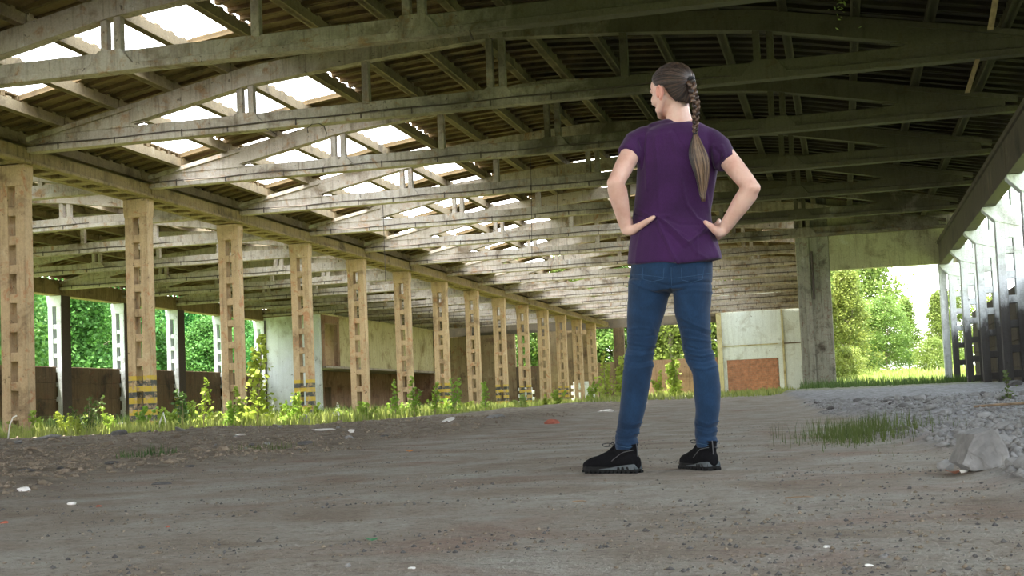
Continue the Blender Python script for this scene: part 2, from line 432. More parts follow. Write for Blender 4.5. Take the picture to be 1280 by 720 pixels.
ORD = ['first','second','third','fourth','fifth','sixth','seventh','eighth','ninth','tenth','eleventh','twelfth','thirteenth','fourteenth','fifteenth','sixteenth','seventeenth','eighteenth','nineteenth','twentieth','twenty-first','twenty-second']
rowA = []
for i in range(-1, 14):
    y = Y0+6*i
    m = MAT['striped'] if i in (1,3,6,8,9,11) else MAT['column']
    if i < 0: lab = 'lattice column of the nave row left of the leftmost one in the photo'
    else:
        lab = f'perforated concrete column between nave and left aisle, {ORD[i]} of its row from the left edge'
        if i in (1,3): lab += ', yellow and black bands at its foot'
    rowA.append(column(C_A, y, m, lab, 'columns between the nave and the left aisle'))
rowC = []
shade_plate_me = MB().box(0.37,0.41,-0.17,0.62,0.0,6.84).box(0.30,0.41,0.58,0.62,0.0,6.84).mesh('shade_plate', MAT['iron'], 0.006)  # added dark plate that stands in for shade on the column's inner side
for i in range(4, 14):
    y = Y0+6*i
    lab = f'slender lattice column on the outer left side, {ORD[i-4]} of that far row from the left'
    rowC.append(column(C_C, y, MAT['striped_pale'] if i == 7 else MAT['column_right'] if i < 9 else MAT['plaster'], lab, 'columns of the outer left row', first_hole=5.9))
    if i < 10: link('shade_plate', shade_plate_me, rowC[-1])

# right-hand columns with a bracket head that carries the crane beam
legB = box_mesh('leg', MAT['low_shade'], (-0.12,0.12,-0.2,0.2,-0.5,6.6))
rungB = box_mesh('rung', MAT['low_shade'], (-0.13,0.13,-0.17,0.17,-0.11,0.11), 0.008)
brk_me = MB().prism([(-0.35,5.11),(0.36,4.90),(0.36,5.55),(-0.68,5.55),(-0.68,5.45)],-0.22,0.22).mesh('bracket_head', MAT['column_right'], 0.015)
shell_me = MB().prism([(-0.35,4.6),(0.36,4.6),(0.36,5.0),(-0.35,5.13)],-0.2,0.2).mesh('neck', MAT['column_right'], 0.01)
for i in range(-4, 6):
    y = Y0+6*i+0.2
    n = 5-i
    lab = f'pale perforated column on the right side, {ORD[n]} of its row from the doorway'
    t = link('bracket_column', None, None, (C_B,y,0)); tag(t, lab, 'column', 'columns along the right side')
    for s in (-1,1): link('leg', legB, t, (s*0.235,0,0))
    z = 4.92-0.55-0.11
    while z > 0.2: link('rung', rungB, t, (0,0,z)); z -= PITCHH
    link('rung', rungB, t, (0,0,6.3))
    link('bracket_head', brk_me, t); link('neck', shell_me, t)

# ------------------------------------------------------------------ long beams
def beam_seg(name, x0, x1, z0, z1, mat): return box_mesh(name, mat, (x0,x1,0.02,5.98,z0,z1), 0.015)
# row A: twin beams with battens between their lower edges
t = tag(link('edge_beam', None, None, (C_A,0,0)), 'twin concrete beam along the tops of the left column row, slotted underneath', 'beam')
sideR = beam_seg('side_beam', 0.26, 0.44, 6.845, 7.25, MAT['beam']); sideL = beam_seg('side_beam', -0.44,-0.26, 6.845, 7.25, MAT['beam'])
batten = box_mesh('batten', MAT['beam'], (-0.26,0.26,-0.17,0.17,6.845,6.95), 0)
shelf = beam_seg('flange', 0.44, 0.52, 6.845, 6.93, MAT['beam'])
for i in range(-3, 14):
    for mm in (sideR, sideL, shelf): link(mm.name.split('.')[0], mm, t, (0,Y0+6*i,0))
    for k in range(7): link('batten', batten, t, (0,Y0+6*i+0.45+k*0.85,0))
# row B: deep crane beam on the brackets and an edge beam above it
t = tag(link('crane_beam', None, None, (C_B,0,0)), 'deep dark crane beam running along the right column row', 'beam')
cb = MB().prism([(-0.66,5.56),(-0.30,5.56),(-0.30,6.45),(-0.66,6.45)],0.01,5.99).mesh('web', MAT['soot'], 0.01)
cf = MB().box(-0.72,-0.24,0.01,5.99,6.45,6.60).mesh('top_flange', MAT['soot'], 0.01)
for i in range(-6, 5):
    for mm in (cb, cf): link(mm.name.split('.')[0], mm, t, (0,Y0+0.2+6*i,0))
t = tag(link('edge_beam', None, None, (C_B,0,0)), 'upper edge beam at the roof foot above the crane beam on the right', 'beam')
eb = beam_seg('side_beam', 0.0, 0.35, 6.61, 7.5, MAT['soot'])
for i in range(-6, 5): link('side_beam', eb, t, (0,Y0+0.2+6*i,0))
# row C
t = tag(link('edge_beam', None, None, (C_C,0,0)), 'dark edge beam along the outer left column row', 'beam')
ec = beam_seg('side_beam', -0.3, 0.3, 6.85, 7.6, MAT['beam'])
for i in range(-3, 14): link('side_beam', ec, t, (0,Y0+6*i,0))

# ------------------------------------------------------------------ roof trusses
NC, NH = -7.37, 12.0            # nave centre and half span
AC, AH = -29.05, 8.95           # aisle
def ztop_n(x):
    u = abs(x-NC); return float(np.interp(u, [0,3,6,9,12,12.6], [9.12,8.93,8.66,8.08,7.50,7.38]))
def ztop_a(x):
    u = abs(x-AC); return float(np.interp(u, [0,3,6,8.95,9.6], [8.70,8.50,8.10,7.50,7.38]))
def truss_meshes(half, ztop, cx, solid_end, doubles, singles, tag_):
    ZT = 7.115
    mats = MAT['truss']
    tie = MB().box(-half+0.02,half-0.02,-0.15,0.15,ZT,ZT+0.14).box(-half+0.3,half-0.3,-0.06,0.06,ZT+0.14,ZT+0.42).mesh('tie_beam', mats, 0.012)
    # top chord with solid ends
    xs_ = np.linspace(-half, half, 41)
    top = [(x, ztop(cx+x)) for x in xs_]
    zi = lambda x: max(ZT+0.42, ztop(cx+x)-0.42-0.05*abs(x)/half)
    ins = []
    e = solid_end
    arc = [(-e+0.30-0.30*math.sin(a), (zi(-e+0.2)+ZT+0.42)/2-(zi(-e+0.2)-ZT-0.42)/2*math.cos(a)) for a in np.linspace(0,math.pi,7)]
    inner = arc+[(x,zi(x)) for x in np.linspace(-e+0.6,e-0.6,21)]+[(-x,z) for x,z in arc[::-1]]
    mb = MB()
    # build as quad strips so the outline may be concave
    loX = []
    def strip(pa, pb, y0, y1):
        n = len(mb.v)
        for (x,z),(x2,z2) in zip(pa,pb):
            mb.v += [(x,y0,z),(x2,y0,z2),(x2,y1,z2),(x,y1,z)]
        for i in range(len(pa)-1):
            a = n+4*i; b = a+4
            mb.f += [(a,b,b+1,a+1),(a+3,a+2,b+2,b+3),(a,a+3,b+3,b),(a+1,b+1,b+2,a+2)]; mb.m += [0]*4
        a = n; b = n+4*(len(pa)-1)
        mb.f += [(a,a+1,a+2,a+3),(b,b+3,b+2,b+1)]; mb.m += [0]*2
    xx = np.linspace(-half, -e+0.3, 7)
    for sgn in (1,-1):
        pa = [(sgn*x, ZT+0.405) for x in xx]; pb = [(sgn*x, ztop(cx+sgn*x)-0.05) for x in xx]
        strip(pa, pb, -0.086, 0.086)
        # rounded web end
        aa = np.linspace(0, math.pi/2, 5)
        h0, h1 = ZT+0.42, zi(-e+0.3)
        mid = (h0+h1)/2
        pa = [(sgn*(-e+0.3+0.30*(1-math.cos(a))), mid+(h1-mid)*math.sin(a)) for a in aa]
        pb = [(p[0], max(h1, p[1])+0.02) for p in pa]
        strip(pa, pb, -0.083, 0.083)
        pa = [(sgn*(-e+0.3+0.30*(1-math.cos(a))), h0-0.02) for a in aa]
        pb = [(p[0], max(h0-0.01, mid-(mid-h0)*math.sin(a))) for p,a in zip(pa,aa)]
        strip(pa, pb, -0.083, 0.083)
    xx = np.linspace(-e+0.25, e-0.25, 31)
    strip([(x, zi(x)) for x in xx], [(x, ztop(cx+x)-0.06) for x in xx], -0.14, 0.14)
    xx = np.linspace(-half, half, 41)
    strip([(x, ztop(cx+x)-0.12) for x in xx], [(x, ztop(cx+x)) for x in xx], -0.15, 0.15)
    chord = mb.mesh('top_chord', mats)
    posts = []; haunch = []
    for c, off in [(d, o) for d in doubles for o in (-0.145,0.145)]+[(s,0) for s in singles]:
        x = c+off; w = 0.075 if off else 0.085
        posts.append(MB().box(x-w,x+w,-0.085,0.085,ZT+0.38,zi(x)+0.03).mesh('post', mats, 0.008))
    for c in doubles:
        haunch.append(MB().prism([(c-0.52,ZT+0.10),(c+0.52,ZT+0.10),(c+0.24,ZT+0.44),(c-0.24,ZT+0.44)],-0.145,0.145).mesh('haunch', mats, 0.01))
    cm = MB(); cm.tube([(x,-0.165,ZT+0.155+0.012*math.sin(x*2.1)) for x in np.linspace(-half+0.3,half*0.45,60)], 0.017, 5)
    x = -half+0.9; k = 0
    while x < half*0.42:
        cm.box(x-0.018,x+0.018,-0.158,-0.150,ZT+0.02,ZT+0.20-0.03*(k%2)); x += 1.55+0.35*math.sin(k*2.3); k += 1
    conduit = cm.mesh('conduit', MAT['iron'])
    return [tie, chord]+posts+haunch+[conduit]
nave_parts = truss_meshes(NH, ztop_n, NC, 9.35, [-6.1,0.1,6.1], [-3.05,3.05], 'n')
aisle_parts = truss_meshes(AH, ztop_a, AC, 7.4, [-3.05,3.05], [-6.05,0.0,6.05], 'a')
def truss(parts, x, y, label, group):
    t = tag(link('roof_truss', None, None, (x,y,0)), label, 'roof truss', group)
    for me in parts:
        if me.name.startswith('conduit') and y < Y0-1: continue
        link(me.name.split('.')[0], me, t)
    return t
def clip_parts(parts, xc):
    out = []
    for me in parts:
        bm = bmesh.new(); bm.from_mesh(me)
        r_ = bmesh.ops.bisect_plane(bm, geom=bm.verts[:]+bm.edges[:]+bm.faces[:], plane_co=(xc,0,0), plane_no=(1,0,0), clear_outer=True)
        if len(bm.faces) > 3:
            ed = [e for e in bm.edges if e.is_boundary]
            if ed: bmesh.ops.holes_fill(bm, edges=ed)
            m2 = bpy.data.meshes.new(me.name.split('.')[0]); bm.to_mesh(m2); m2.materials.append(MAT['iron' if me.name.startswith('conduit') else 'truss']) if not len(m2.materials) else None; out.append(m2)
        bm.free()
    return out
nave_short = clip_parts(nave_parts, 5.75)
for i in range(-3, 14):
    lab = f'concrete bowstring roof truss over the nave, {ORD[i+1]} from the camera' if i >= -1 else f'nave roof truss overhead, {["behind","just behind"][i+3]} the first truss in view'
    truss(nave_parts if i < 6 else nave_short, NC, Y0+6*i, lab, 'trusses over the nave')
for i in range(-1, 14):
    truss(aisle_parts, AC, Y0+6*i, f'roof truss over the left aisle, {ORD[i+1]} from the camera end', 'trusses over the left aisle')

# ------------------------------------------------------------------ roof: purlins and ribbed panels
def ceiling(name, cx, half, ztop, plines, b0, b1, open_fn, nmax, jag):
    root = tag(link(name, None, None, (0,0,0)), kind='structure')
    full = MB().box(-0.06,0.06,0.02,5.98,0.0,0.26).box(-0.10,0.10,0.02,5.98,0.0,0.05)
    for k in range(10): full.box(-0.06,0.06,0.08+0.6*k,0.08+0.6*k+0.16+0.02*(k%3),0.26,0.305)
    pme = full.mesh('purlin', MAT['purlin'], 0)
    rest = MB(); pieces = []
    for b in range(b0, b1):
        y = Y0+6*b
        for x in plines:
            if b >= -2 and not (b >= 5 and x > -1.6): link('purlin', pme, root, (x,y,ztop(x)))
        for s in range(len(plines)-1):
            xa, xb = plines[s], plines[s+1]
            for k in range(10):
                if open_fn(s, b, k, (xa+xb)/2): continue
                pieces.append((xa, xb, y+0.6*k, b))
    shapes = {}
    def pm(xa, xb):
        key = (round(xa,2),round(xb,2))
        if key not in shapes:
            za, zb = ztop(xa)+0.30, ztop(xb)+0.30
            m = MB()
            def sl(y0,y1,d0,d1):
                n = len(m.v)
                m.v += [(xa+.002,y0,za+d0),(xb-.002,y0,zb+d0),(xb-.002,y1,zb+d0),(xa+.002,y1,za+d0),(xa+.002,y0,za+d1),(xb-.002,y0,zb+d1),(xb-.002,y1,zb+d1),(xa+.002,y1,za+d1)]
                m.f.extend(tuple(n+i for i in q) for q in ((3,2,1,0),(4,5,6,7),(0,1,5,4),(1,2,6,5),(2,3,7,6),(3,0,4,7))); m.m.extend([0]*6)
            sl(0.0005,0.5995,0.09,0.13); sl(0.005,0.075,0.0,0.10); sl(0.525,0.595,0.0,0.10)
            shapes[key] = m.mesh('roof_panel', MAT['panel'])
            shapes[key+('m',)] = m
        return shapes[key], shapes[key+('m',)]
    r = random.Random(3)
    vis = sorted([p for p in pieces if p[3] >= -1], key=lambda p: p[2]+abs(p[0]-cx)*0.3)
    single = set(map(id, vis[:nmax]))
    for p in pieces:
        me_, m_ = pm(p[0], p[1])
        if id(p) in single:
            link('roof_panel', me_, root, (0,p[2],r.uniform(-0.012,0.012)))
        else:
            n = len(rest.v); dz = r.uniform(-0.012,0.012)
            rest.v += [(a,b_+p[2],c+dz) for a,b_,c in m_.v]
            rest.f += [tuple(i+n for i in f) for f in m_.f]; rest.m += m_.m
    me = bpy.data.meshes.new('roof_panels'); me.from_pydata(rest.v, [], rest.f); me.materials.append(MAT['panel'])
    tag(link('roof_panels', me, root), kind='stuff')
    return root
base_l = [-19.93]+[-18.43+1.5*k for k in range(8)]
plN = base_l + [2*NC-x for x in base_l[::-1]]
rr = random.Random(11)
holes = {}
def open_nave(s, b, k, xm):
    # skylight strip left of the ridge, some slabs left in place, a few small holes elsewhere
    if b < -1: return b == -2 and 2 <= k <= 5 and -16.95 < xm < -12.4
    if xm > -1.5 and (b > 5 or (b == 5 and k >= 1)): return True
    if -16.95 < xm < -12.4:
        if b >= 1: return 1 <= k < 9
        return 2 <= k < (7 if b%2 else 8)
    if -18.45 < xm < -16.9: return 2 <= k < (7 if b < 0 else 10)
    if b >= 3 and -9.5 < xm < -6.3: return 2 <= k < 8
    if xm > -4:
        key = (s,b,k); 
        if key not in holes: holes[key] = (b >= 6 and rr.random() < 0.05)
        return holes[key]
    return False
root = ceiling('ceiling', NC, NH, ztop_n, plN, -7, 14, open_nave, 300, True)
plA = [AC-9.3]+[AC-7.5+1.5*k for k in range(11)]+[AC+9.3]
def open_aisle(s, b, k, xm):
    if b < -1: return False
    if AC+1.4 < xm < AC+6.1: return 1 <= k < 8
    return False
ceiling('ceiling.001', AC, AH, ztop_a, plA, -7, 14, open_aisle, 120, False)

# ------------------------------------------------------------------ walls
def W(name, mb, mat, bev=0, kind='structure'): 
    return tag(link(name, mb.mesh(name, mat, bev)), kind=kind)
# low outer wall, left: precast slabs between the outer columns
wl = tag(link('wall_left', None), kind='structure')
for i in range(-7, 9):
    mb = MB()
    for k in range(4): mb.box(-38.32,-38.08,Y0+6*i+0.02,Y0+6*i+5.98,-0.5 if k == 0 else 0.02+k*0.82,0.80+k*0.82)
    for k in range(4):
        z0 = -0.5 if k == 0 else 0.01+k*0.82
        link('wall_slab', MB().box(-38.32,-38.08-0.015*((i+k)%2),0.003,5.997,z0,0.824+k*0.82).mesh('wall_slab', MAT['lowwall'], 0.012), wl, (0,Y0+6*i,0))
wr = tag(link('wall_right', None), kind='structure')
for i in range(-7, 5):
    for k in range(4):
        z0 = -0.5 if k == 0 else 0.01+k*0.86
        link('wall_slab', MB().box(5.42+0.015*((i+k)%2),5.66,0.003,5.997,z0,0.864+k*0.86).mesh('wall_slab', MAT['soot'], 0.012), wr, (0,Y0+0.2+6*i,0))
# doorway wall on the right, lintel and pillar
yd = Y0+30.25
wd = tag(link('wall_doorway', None), kind='structure')
link('lintel', MB().prism([(-0.29,5.62),(5.4,5.62)]+[(x,ztop_n(x)+0.36) for x in (5.2,4,3,2,1,-0.29)],yd,yd+0.4).mesh('lintel', MAT['lintel'], 0.02), wd)
link('pillar', MB().box(-1.70,-0.29,yd-0.02,yd+0.5,-0.5,8.95).mesh('pillar', MAT['pillar'], 0.02), wd)
link('pilaster', MB().box(-1.40,-1.12,yd-0.10,yd,-0.5,8.0).mesh('pilaster', MAT['pillar'], 0.02), wd)
link('jamb', MB().box(4.22,4.52,yd,yd+0.4,-0.3,5.62).mesh('jamb', MAT['column_right'], 0.02), wd)
for k in range(4):
    link('downpipe', MB().tube([(-1.02,yd-0.12,6.5),(-1.02,yd-0.12,4.4)],0.05).mesh('downpipe', MAT['iron']), wd) if k == 0 else None
tag(link('wall_side', MB().box(-1.72,-1.45,yd+0.5,Y0+84.2,-0.5,8.3).mesh('wall_side', MAT['cream'])), kind='structure')
# end wall with three openings and a bricked-up gate
ye = Y0+84.2
we = tag(link('wall_end', None), kind='structure')
def piece(nm, x0,x1,z0,z1, mat, y0=0.0, y1=0.3, bev=0.0):
    link(nm, MB().box(x0,x1,ye+y0,ye+y1,z0,z1).mesh(nm, mat, bev), we)
ZW0, ZW1 = 3.78, 6.72
piece('lintel_band', -38.3,-10.15,ZW1,9.4, MAT['soot'])
piece('wall_panel', -38.3,-27.8,-0.5,ZW1, MAT['dim'])
piece('wall_panel', -27.8,-25.75,-0.5,ZW0, MAT['lowwall'])
piece('wall_panel', -25.75,-20.9,-0.5,ZW1, MAT['dim'])
piece('wall_panel', -20.9,-19.0,-0.5,ZW0, MAT['dim'])
piece('wall_panel', -19.0,-18.1,-0.5,ZW1, MAT['lowwall'], -0.15)
piece('wall_panel', -18.1,-10.15,-0.5,ZW0, MAT['peeling'])
piece('pier', -10.15,-9.75,-0.5,9.2, MAT['cream'], -0.2, 0.3)
piece('wall_panel', -9.75,-9.45,-0.5,9.2, MAT['plaster'])
piece('wall_panel', -9.45,-5.15,3.46,9.2, MAT['plaster'])
piece('wall_panel', -5.15,-1.45,-0.5,9.2, MAT['plaster'])
piece('infill_back', -9.45,-5.15,-0.5,3.46, MAT['mortar'], 0.12)
piece('pier', -4.78,-4.62,-0.5,8.4, MAT['cream'], -0.12, 0.0)
piece('ledge', -9.75,-5.15,4.60,4.68, MAT['cream'], -0.06, 0.0)
piece('ledge', -4.62,-3.0,4.60,4.68, MAT['lowwall'], -0.06, 0.0)
# bricks of the infill: first 300 the ones in view, laid in courses
bk = [MB().box(0,0.42,-0.11+dy,0,0,0.155).mesh('brick', MAT['brick']) for dy in (0,0.012,-0.012)]
nb = 0; r = random.Random(5)
for c in range(18):
    z = 0.35+c*0.172; x = -9.44-(0.22 if c%2 else 0)
    while x < -5.16:
        xa = max(x,-9.44); xb = min(x+0.42,-5.17)
        if xb-xa > 0.1:
            o = link('brick', bk[r.randrange(3)], we, (xa,ye+0.12,z), scale=((xb-xa)/0.42,1,1)); nb += 1
        x += 0.44
# stack of white blocks near the far columns
st = tag(link('block_stack', None, None, (0,0,0)), 'stack of white building blocks before the far wall between two columns', 'blocks')
bb = MB().box(0,0.58,0,0.3,0,0.27).mesh('block', MAT['block'], 0.01)
for c in range(7):
    for k in range(3):
        link('block', bb, st, (-22.3+k*0.61-(0.2 if c%2 else 0), ye-2.2, 0.25+c*0.28))
st = tag(link('block_stack', None, None, (0,0,0)), 'smaller pale block stack left of the far window column', 'blocks')
for c in range(6):
    for k in range(2): link('block', bb, st, (-27.0+k*0.61-(0.2 if c%2 else 0), ye-2.0, 0.25+c*0.28))

# two-storey room in the left aisle
yb = Y0+54.0
wx = -33.8
tag(link('wall_white', MB().box(-38.0,wx,yb,yb+0.3,-0.5,7.05).mesh('wall_white', MAT['plaster'], 0.01)), kind='structure')
wb = tag(link('wall_upper', None), kind='structure')
def pc(nm, x0,x1,y0,y1,z0,z1,mat,bev=0.01): link(nm, MB().box(x0,x1,y0,y1,z0,z1).mesh(nm, mat, bev), wb)
pc('frame', wx-0.25,wx+0.05,yb+0.3,yb+0.8,3.6,7.05, MAT['peeling'])
pc('frame', wx-0.25,wx+0.05,yb+3.1,yb+3.5,3.6,7.05, MAT['peeling'])
pc('frame', wx-0.25,wx+0.05,yb+0.8,yb+3.1,6.5,7.05, MAT['peeling'])
pc('wall_panel', wx-0.25,wx,yb+3.5,yb+9.4,3.6,7.05, MAT['cream'])
pc('wall_panel', wx-0.25,wx+0.03,yb+9.4,yb+16.6,3.6,7.05, MAT['cream'])
pc('wall_panel', wx-0.25,wx,yb+16.6,yb+25.5,3.6,7.05, MAT['cream'])
pc('coping', wx-0.3,wx+0.1,yb+0.3,yb+25.5,7.05,7.15, MAT['cream'])
pc('ledge', wx-3.0,wx+0.25,yb+0.3,yb+25.5,3.45,3.6, MAT['truss'])
pc('partition', -37.0,wx-1.0,yb+8,yb+8.2,3.6,7.05, MAT['peeling'])
pc('lower_wall', wx-2.6,wx-2.4,yb+3,yb+25.5,-0.5,3.45, MAT['peeling'])
pc('return_wall', wx-2.5,wx,yb+25.3,yb+25.5,-0.5,7.05, MAT['peeling'])
for k in (4.5,6.6): pc('niche', wx-2.42,wx-2.36,yb+k,yb+k+1.1,0.9,2.3, MAT['lowwall'])

# unseen gable behind the camera, added to cut sky light on the trusses
tag(link('wall_back_blocker', MB().box(-38.3,5.6,-14.3,-14.0,4.4,9.4).mesh('wall_back_blocker', MAT['panel'])), kind='structure')
def gp(px, Y):
    d = _f*F+_r2*(px-640); return d.x/d.y*Y
# ------------------------------------------------------------------ trees and plants
def leaf_quads(centres, normals_jit, size, rg, asp=0.6):
    """one folded leaf quad per centre"""
    n = len(centres)
    a = rg.normal(size=(n,3)); a[:,2] *= 0.6; a /= np.linalg.norm(a,axis=1)[:,None]
    b = rg.normal(size=(n,3)); b -= (b*a).sum(1)[:,None]*a; b /= np.linalg.norm(b,axis=1)[:,None]
    s = size*(0.6+0.8*rg.random((n,1)))
    v = np.stack([centres-a*s*0.5, centres+b*s*asp*0.5, centres+a*s*0.5, centres-b*s*asp*0.5],1).reshape(-1,3)
    f = np.arange(4*n).reshape(n,4)
    return v, f
def tree_meshes(seed, h, rad, ncl, per, lsize, mat, shape='oval', trunk_r=0.12, low=0.15):
    rg = np.random.default_rng(seed)
    mb = MB(); pts = []
    p = np.array([0,0,-0.3]); 
    for k in range(8):
        pts.append(tuple(p)); p = p+np.array([rg.normal()*0.12, rg.normal()*0.12, h*0.9/7])
    mb.tube(pts, [trunk_r*(1-k/8.5) for k in range(8)], 7)
    cl = []
    for k in range(ncl):
        t = rg.random()**0.8
        z = h*(low+(1-low)*t)
        if shape == 'oval': rr_ = rad*math.sin(math.pi*min(1,max(0.06,(t*0.85+0.15))))**0.6
        elif shape == 'cone': rr_ = rad*(1-t)**0.75+0.15
        else: rr_ = rad*(1-t**3)**0.5
        a = rg.random()*2*math.pi; q = rr_*math.sqrt(rg.random())*0.98
        c = np.array([math.cos(a)*q, math.sin(a)*q, z]); cl.append(c)
        if k % 3 == 0 and k < 90:
            zt = max(0.3, z-q*0.6)
            mb.tube([(0,0,zt),(c[0]*0.5,c[1]*0.5,(zt+z)/2+0.1),tuple(c)], [trunk_r*0.3,trunk_r*0.2,trunk_r*0.07], 4)
    cl = np.array(cl)
    cen = (cl[:,None,:]+rg.normal(size=(ncl,per,3))*np.array([1,1,0.75])*rad*0.13).reshape(-1,3)
    cen = cen[cen[:,2] > 0.1]
    v, f = leaf_quads(cen, None, lsize, rg)
    return mb.mesh('trunk', MAT['bark']), npmesh('crown', v, f, mat)
def tree(parts, name, x, y, s, rot, label, group, cat='tree', z=None):
    t = tag(link(name, None, None, (x,y,oz(x,y) if z is None else z), (0,0,rot), (s,s,s)), label, cat, group)
    link('trunk', parts[0], t); c = link('crown', parts[1], t); c['kind'] = 'stuff'
    return t
T1 = tree_meshes(1, 9.0, 2.9, 240, 70, 0.24, MAT['leaf_cool'], 'dome', 0.16, 0.05)
T2 = tree_meshes(2, 10.0, 2.5, 240, 70, 0.22, MAT['leaf_cool'], 'oval', 0.14, 0.08)
T3 = tree_meshes(3, 7.0, 2.6, 230, 75, 0.18, MAT['leaf'], 'dome', 0.12, 0.05)
T4 = tree_meshes(4, 8.0, 2.2, 230, 75, 0.18, MAT['leaf'], 'cone', 0.12, 0.06)
T5 = tree_meshes(5, 3.0, 2.0, 120, 70, 0.16, MAT['leaf'], 'dome', 0.06, 0.02)
r = random.Random(21)
n = 0
# wood beyond the left side, seen through the open bays
for row, (xr, cnt) in enumerate([(-50, 10), (-60, 12), (-56, 9)]):
    for k in range(cnt):
        y = 62+[0,6,14][row]+k*7.6+r.uniform(-2,2); x = xr+r.uniform(-3,3)-k*0.4
        if x > -46: x = -46
        lab = f'dense green tree beyond the low left wall, {ORD[k]} of the {["front","back","middle"][row]} rank from the left'
        tree(T1 if (k+row)%2 else T2, 'broadleaf_tree', x, y, r.uniform(0.95,1.35), r.uniform(0,6.28), lab, 'trees beyond the left side')
# seen through the doorway on the right
for x,y,s,T,lab in [(3.1,97,0.74,T3,'bushy bright green tree in the middle of the doorway view'),
                    (0.5,88,0.85,T4,'tall slim tree at the left edge of the doorway view'),
                    (0.9,108,0.62,T3,'lower tree behind and between the two left trees of the doorway'),
                    (6.9,100,0.68,T4,'pointed tree at the right edge of the doorway view'),
                    (9.0,112,0.85,T3,'round tree farther back at the right of the doorway'),
                    (5.4,116,0.72,T4,'small hazy tree behind the middle tree of the doorway'),
                    (1.6,118,0.85,T3,'far tree just showing behind the left doorway tree'),
                    (2.4,122,0.75,T4,'farthest pointed tree in the doorway view'),
                    (11.8,106,0.8,T3,'tree hidden mostly by the right jamb of the doorway')]:
    tree(T, 'broadleaf_tree', x, y, s, r.uniform(0,6.28), lab, 'trees beyond the doorway')
for x,y,s,lab in [(0.2,74,0.6,'green bush beside the left side of the doorway, outside'),
                  (5.9,92,0.7,'leafy bush right of the middle doorway tree'),(1.2,96,0.6,'small bush left of the middle doorway tree'),
                  (7.4,95,0.55,'small bush at the right foot of the doorway trees')]:
    tree(T5, 'bush', x, y, s, r.uniform(0,6.28), lab, 'bushes beyond the doorway', 'bush')
# beyond the end wall
for k in range(16):
    x = -36+k*2.5+r.uniform(-.6,.6); y = 126+(k%2)*7+r.uniform(0,2)
    tree(T3 if k%2 else T4, 'broadleaf_tree', x, y, 1.7+r.uniform(0,0.3), r.uniform(0,6.28), f'sunlit tree beyond the far end wall, {ORD[k]} from the left', 'trees beyond the end wall')
# beyond the right side
for k in range(6):
    x = 17+r.uniform(-2,4); y = 34+k*9
    tree(T3, 'broadleaf_tree', x, y, 1.0+r.uniform(0,0.2), r.uniform(0,6.28), f'tree outside the right side, {ORD[k]} from the camera', 'trees beyond the right side')

# ---- weeds, saplings and grass indoors
def blades(xy, h0, h1, wd, rg, lean=0.5):
    n = len(xy); z = ground(xy[:,0], xy[:,1])-0.01
    h = h0+(h1-h0)*rg.random(n)**1.6
    h = h*(0.35+1.3*np.clip(fbm(xy[:,0]*1.1,xy[:,1]*0.8,99)+0.5,0,1))
    a = rg.random(n)*2*math.pi; l = lean*rg.random(n)*h
    bx = np.cos(a+1.57)*wd; by = np.sin(a+1.57)*wd
    x, y = xy[:,0], xy[:,1]
    p = [np.stack([x-bx,y-by,z],1), np.stack([x+bx,y+by,z],1),
         np.stack([x+bx*.7+np.cos(a)*l*.35,y+by*.7+np.sin(a)*l*.35,z+h*.6],1), np.stack([x-bx*.7+np.cos(a)*l*.35,y-by*.7+np.sin(a)*l*.35,z+h*.6],1)]
    tip = np.stack([x+np.cos(a)*l,y+np.sin(a)*l,z+h],1)
    v = np.stack(p+[tip],1).reshape(-1,3)
    i = np.arange(n)*5
    f = np.concatenate([np.stack([i,i+1,i+2,i+3],1), np.stack([i+3,i+2,i+4,i+4],1)])
    return v, f
def grass_obj(name, xy, h0, h1, wd, mat, seed, label=None, kind='stuff', cat='grass', lean=0.5):
    rg = np.random.default_rng(seed)
    v, f = blades(xy, h0, h1, wd, rg, lean)
    n4 = len(f)//2
    me = bpy.data.meshes.new(name)
    me.from_pydata(v.tolist(), [], [tuple(q) for q in f[:n4].tolist()]+[tuple(q[:3]) for q in f[n4:].tolist()])
    me.materials.append(mat)
    return tag(link(name, me), label, cat, kind=kind)
rg = np.random.default_rng(31)
c = np.stack([rg.uniform(-19.3,-6,60000), 18+rg.random(60000)**1.5*85],1)
m_ = masks(c[:,0],c[:,1])[2]; patch = fbm(c[:,0]*0.5,c[:,1]*0.5,77)+0.5
c = c[(m_*patch > 0.22+0.25*rg.random(60000))][:34000]
grass_obj('grass_strip', c, 0.04, 0.34, 0.012, MAT['grass'], 1, 'sunlit grass and weeds growing along the foot of the left columns')
c = np.stack([rg.uniform(-37,-20.4,9000), rg.uniform(24,81,9000)],1)
grass_obj('aisle_weeds', c, 0.08, 0.45, 0.02, MAT['grass_dark'], 2, 'sparse low weeds over the floor of the left aisle')
c = np.stack([rg.uniform(-8,-2.0,14000), rg.uniform(40,111,14000)],1)
c = c[(fbm(c[:,0]*0.4,c[:,1]*0.25,78)+0.5 > 0.45)]
grass_obj('far_grass', c, 0.05, 0.22, 0.02, MAT['grass'], 3, 'low green growth on the far floor before the end wall')
c = np.stack([rg.uniform(-1.7,5.0,4000), np.clip(rg.normal(56.5,1.8,4000),52,59)],1)
grass_obj('doorway_grass', c, 0.06, 0.40, 0.014, MAT['grass_dark'], 4, 'dark green grass bank along the doorway sill')
# outside meadow in the doorway
c = np.stack([rg.uniform(-1.2,14,16000), rg.uniform(62,100,16000)],1)
zz = outside(c[:,0],c[:,1])
g_ = ground
_save = ground
def ground_out(x,y): return outside(np.asarray(x,float),np.asarray(y,float))
ground = ground_out
grass_obj('meadow_grass', c, 0.1, 0.5, 0.03, MAT['grass'], 5, 'bright sunlit meadow grass outside the doorway')
ground = _save
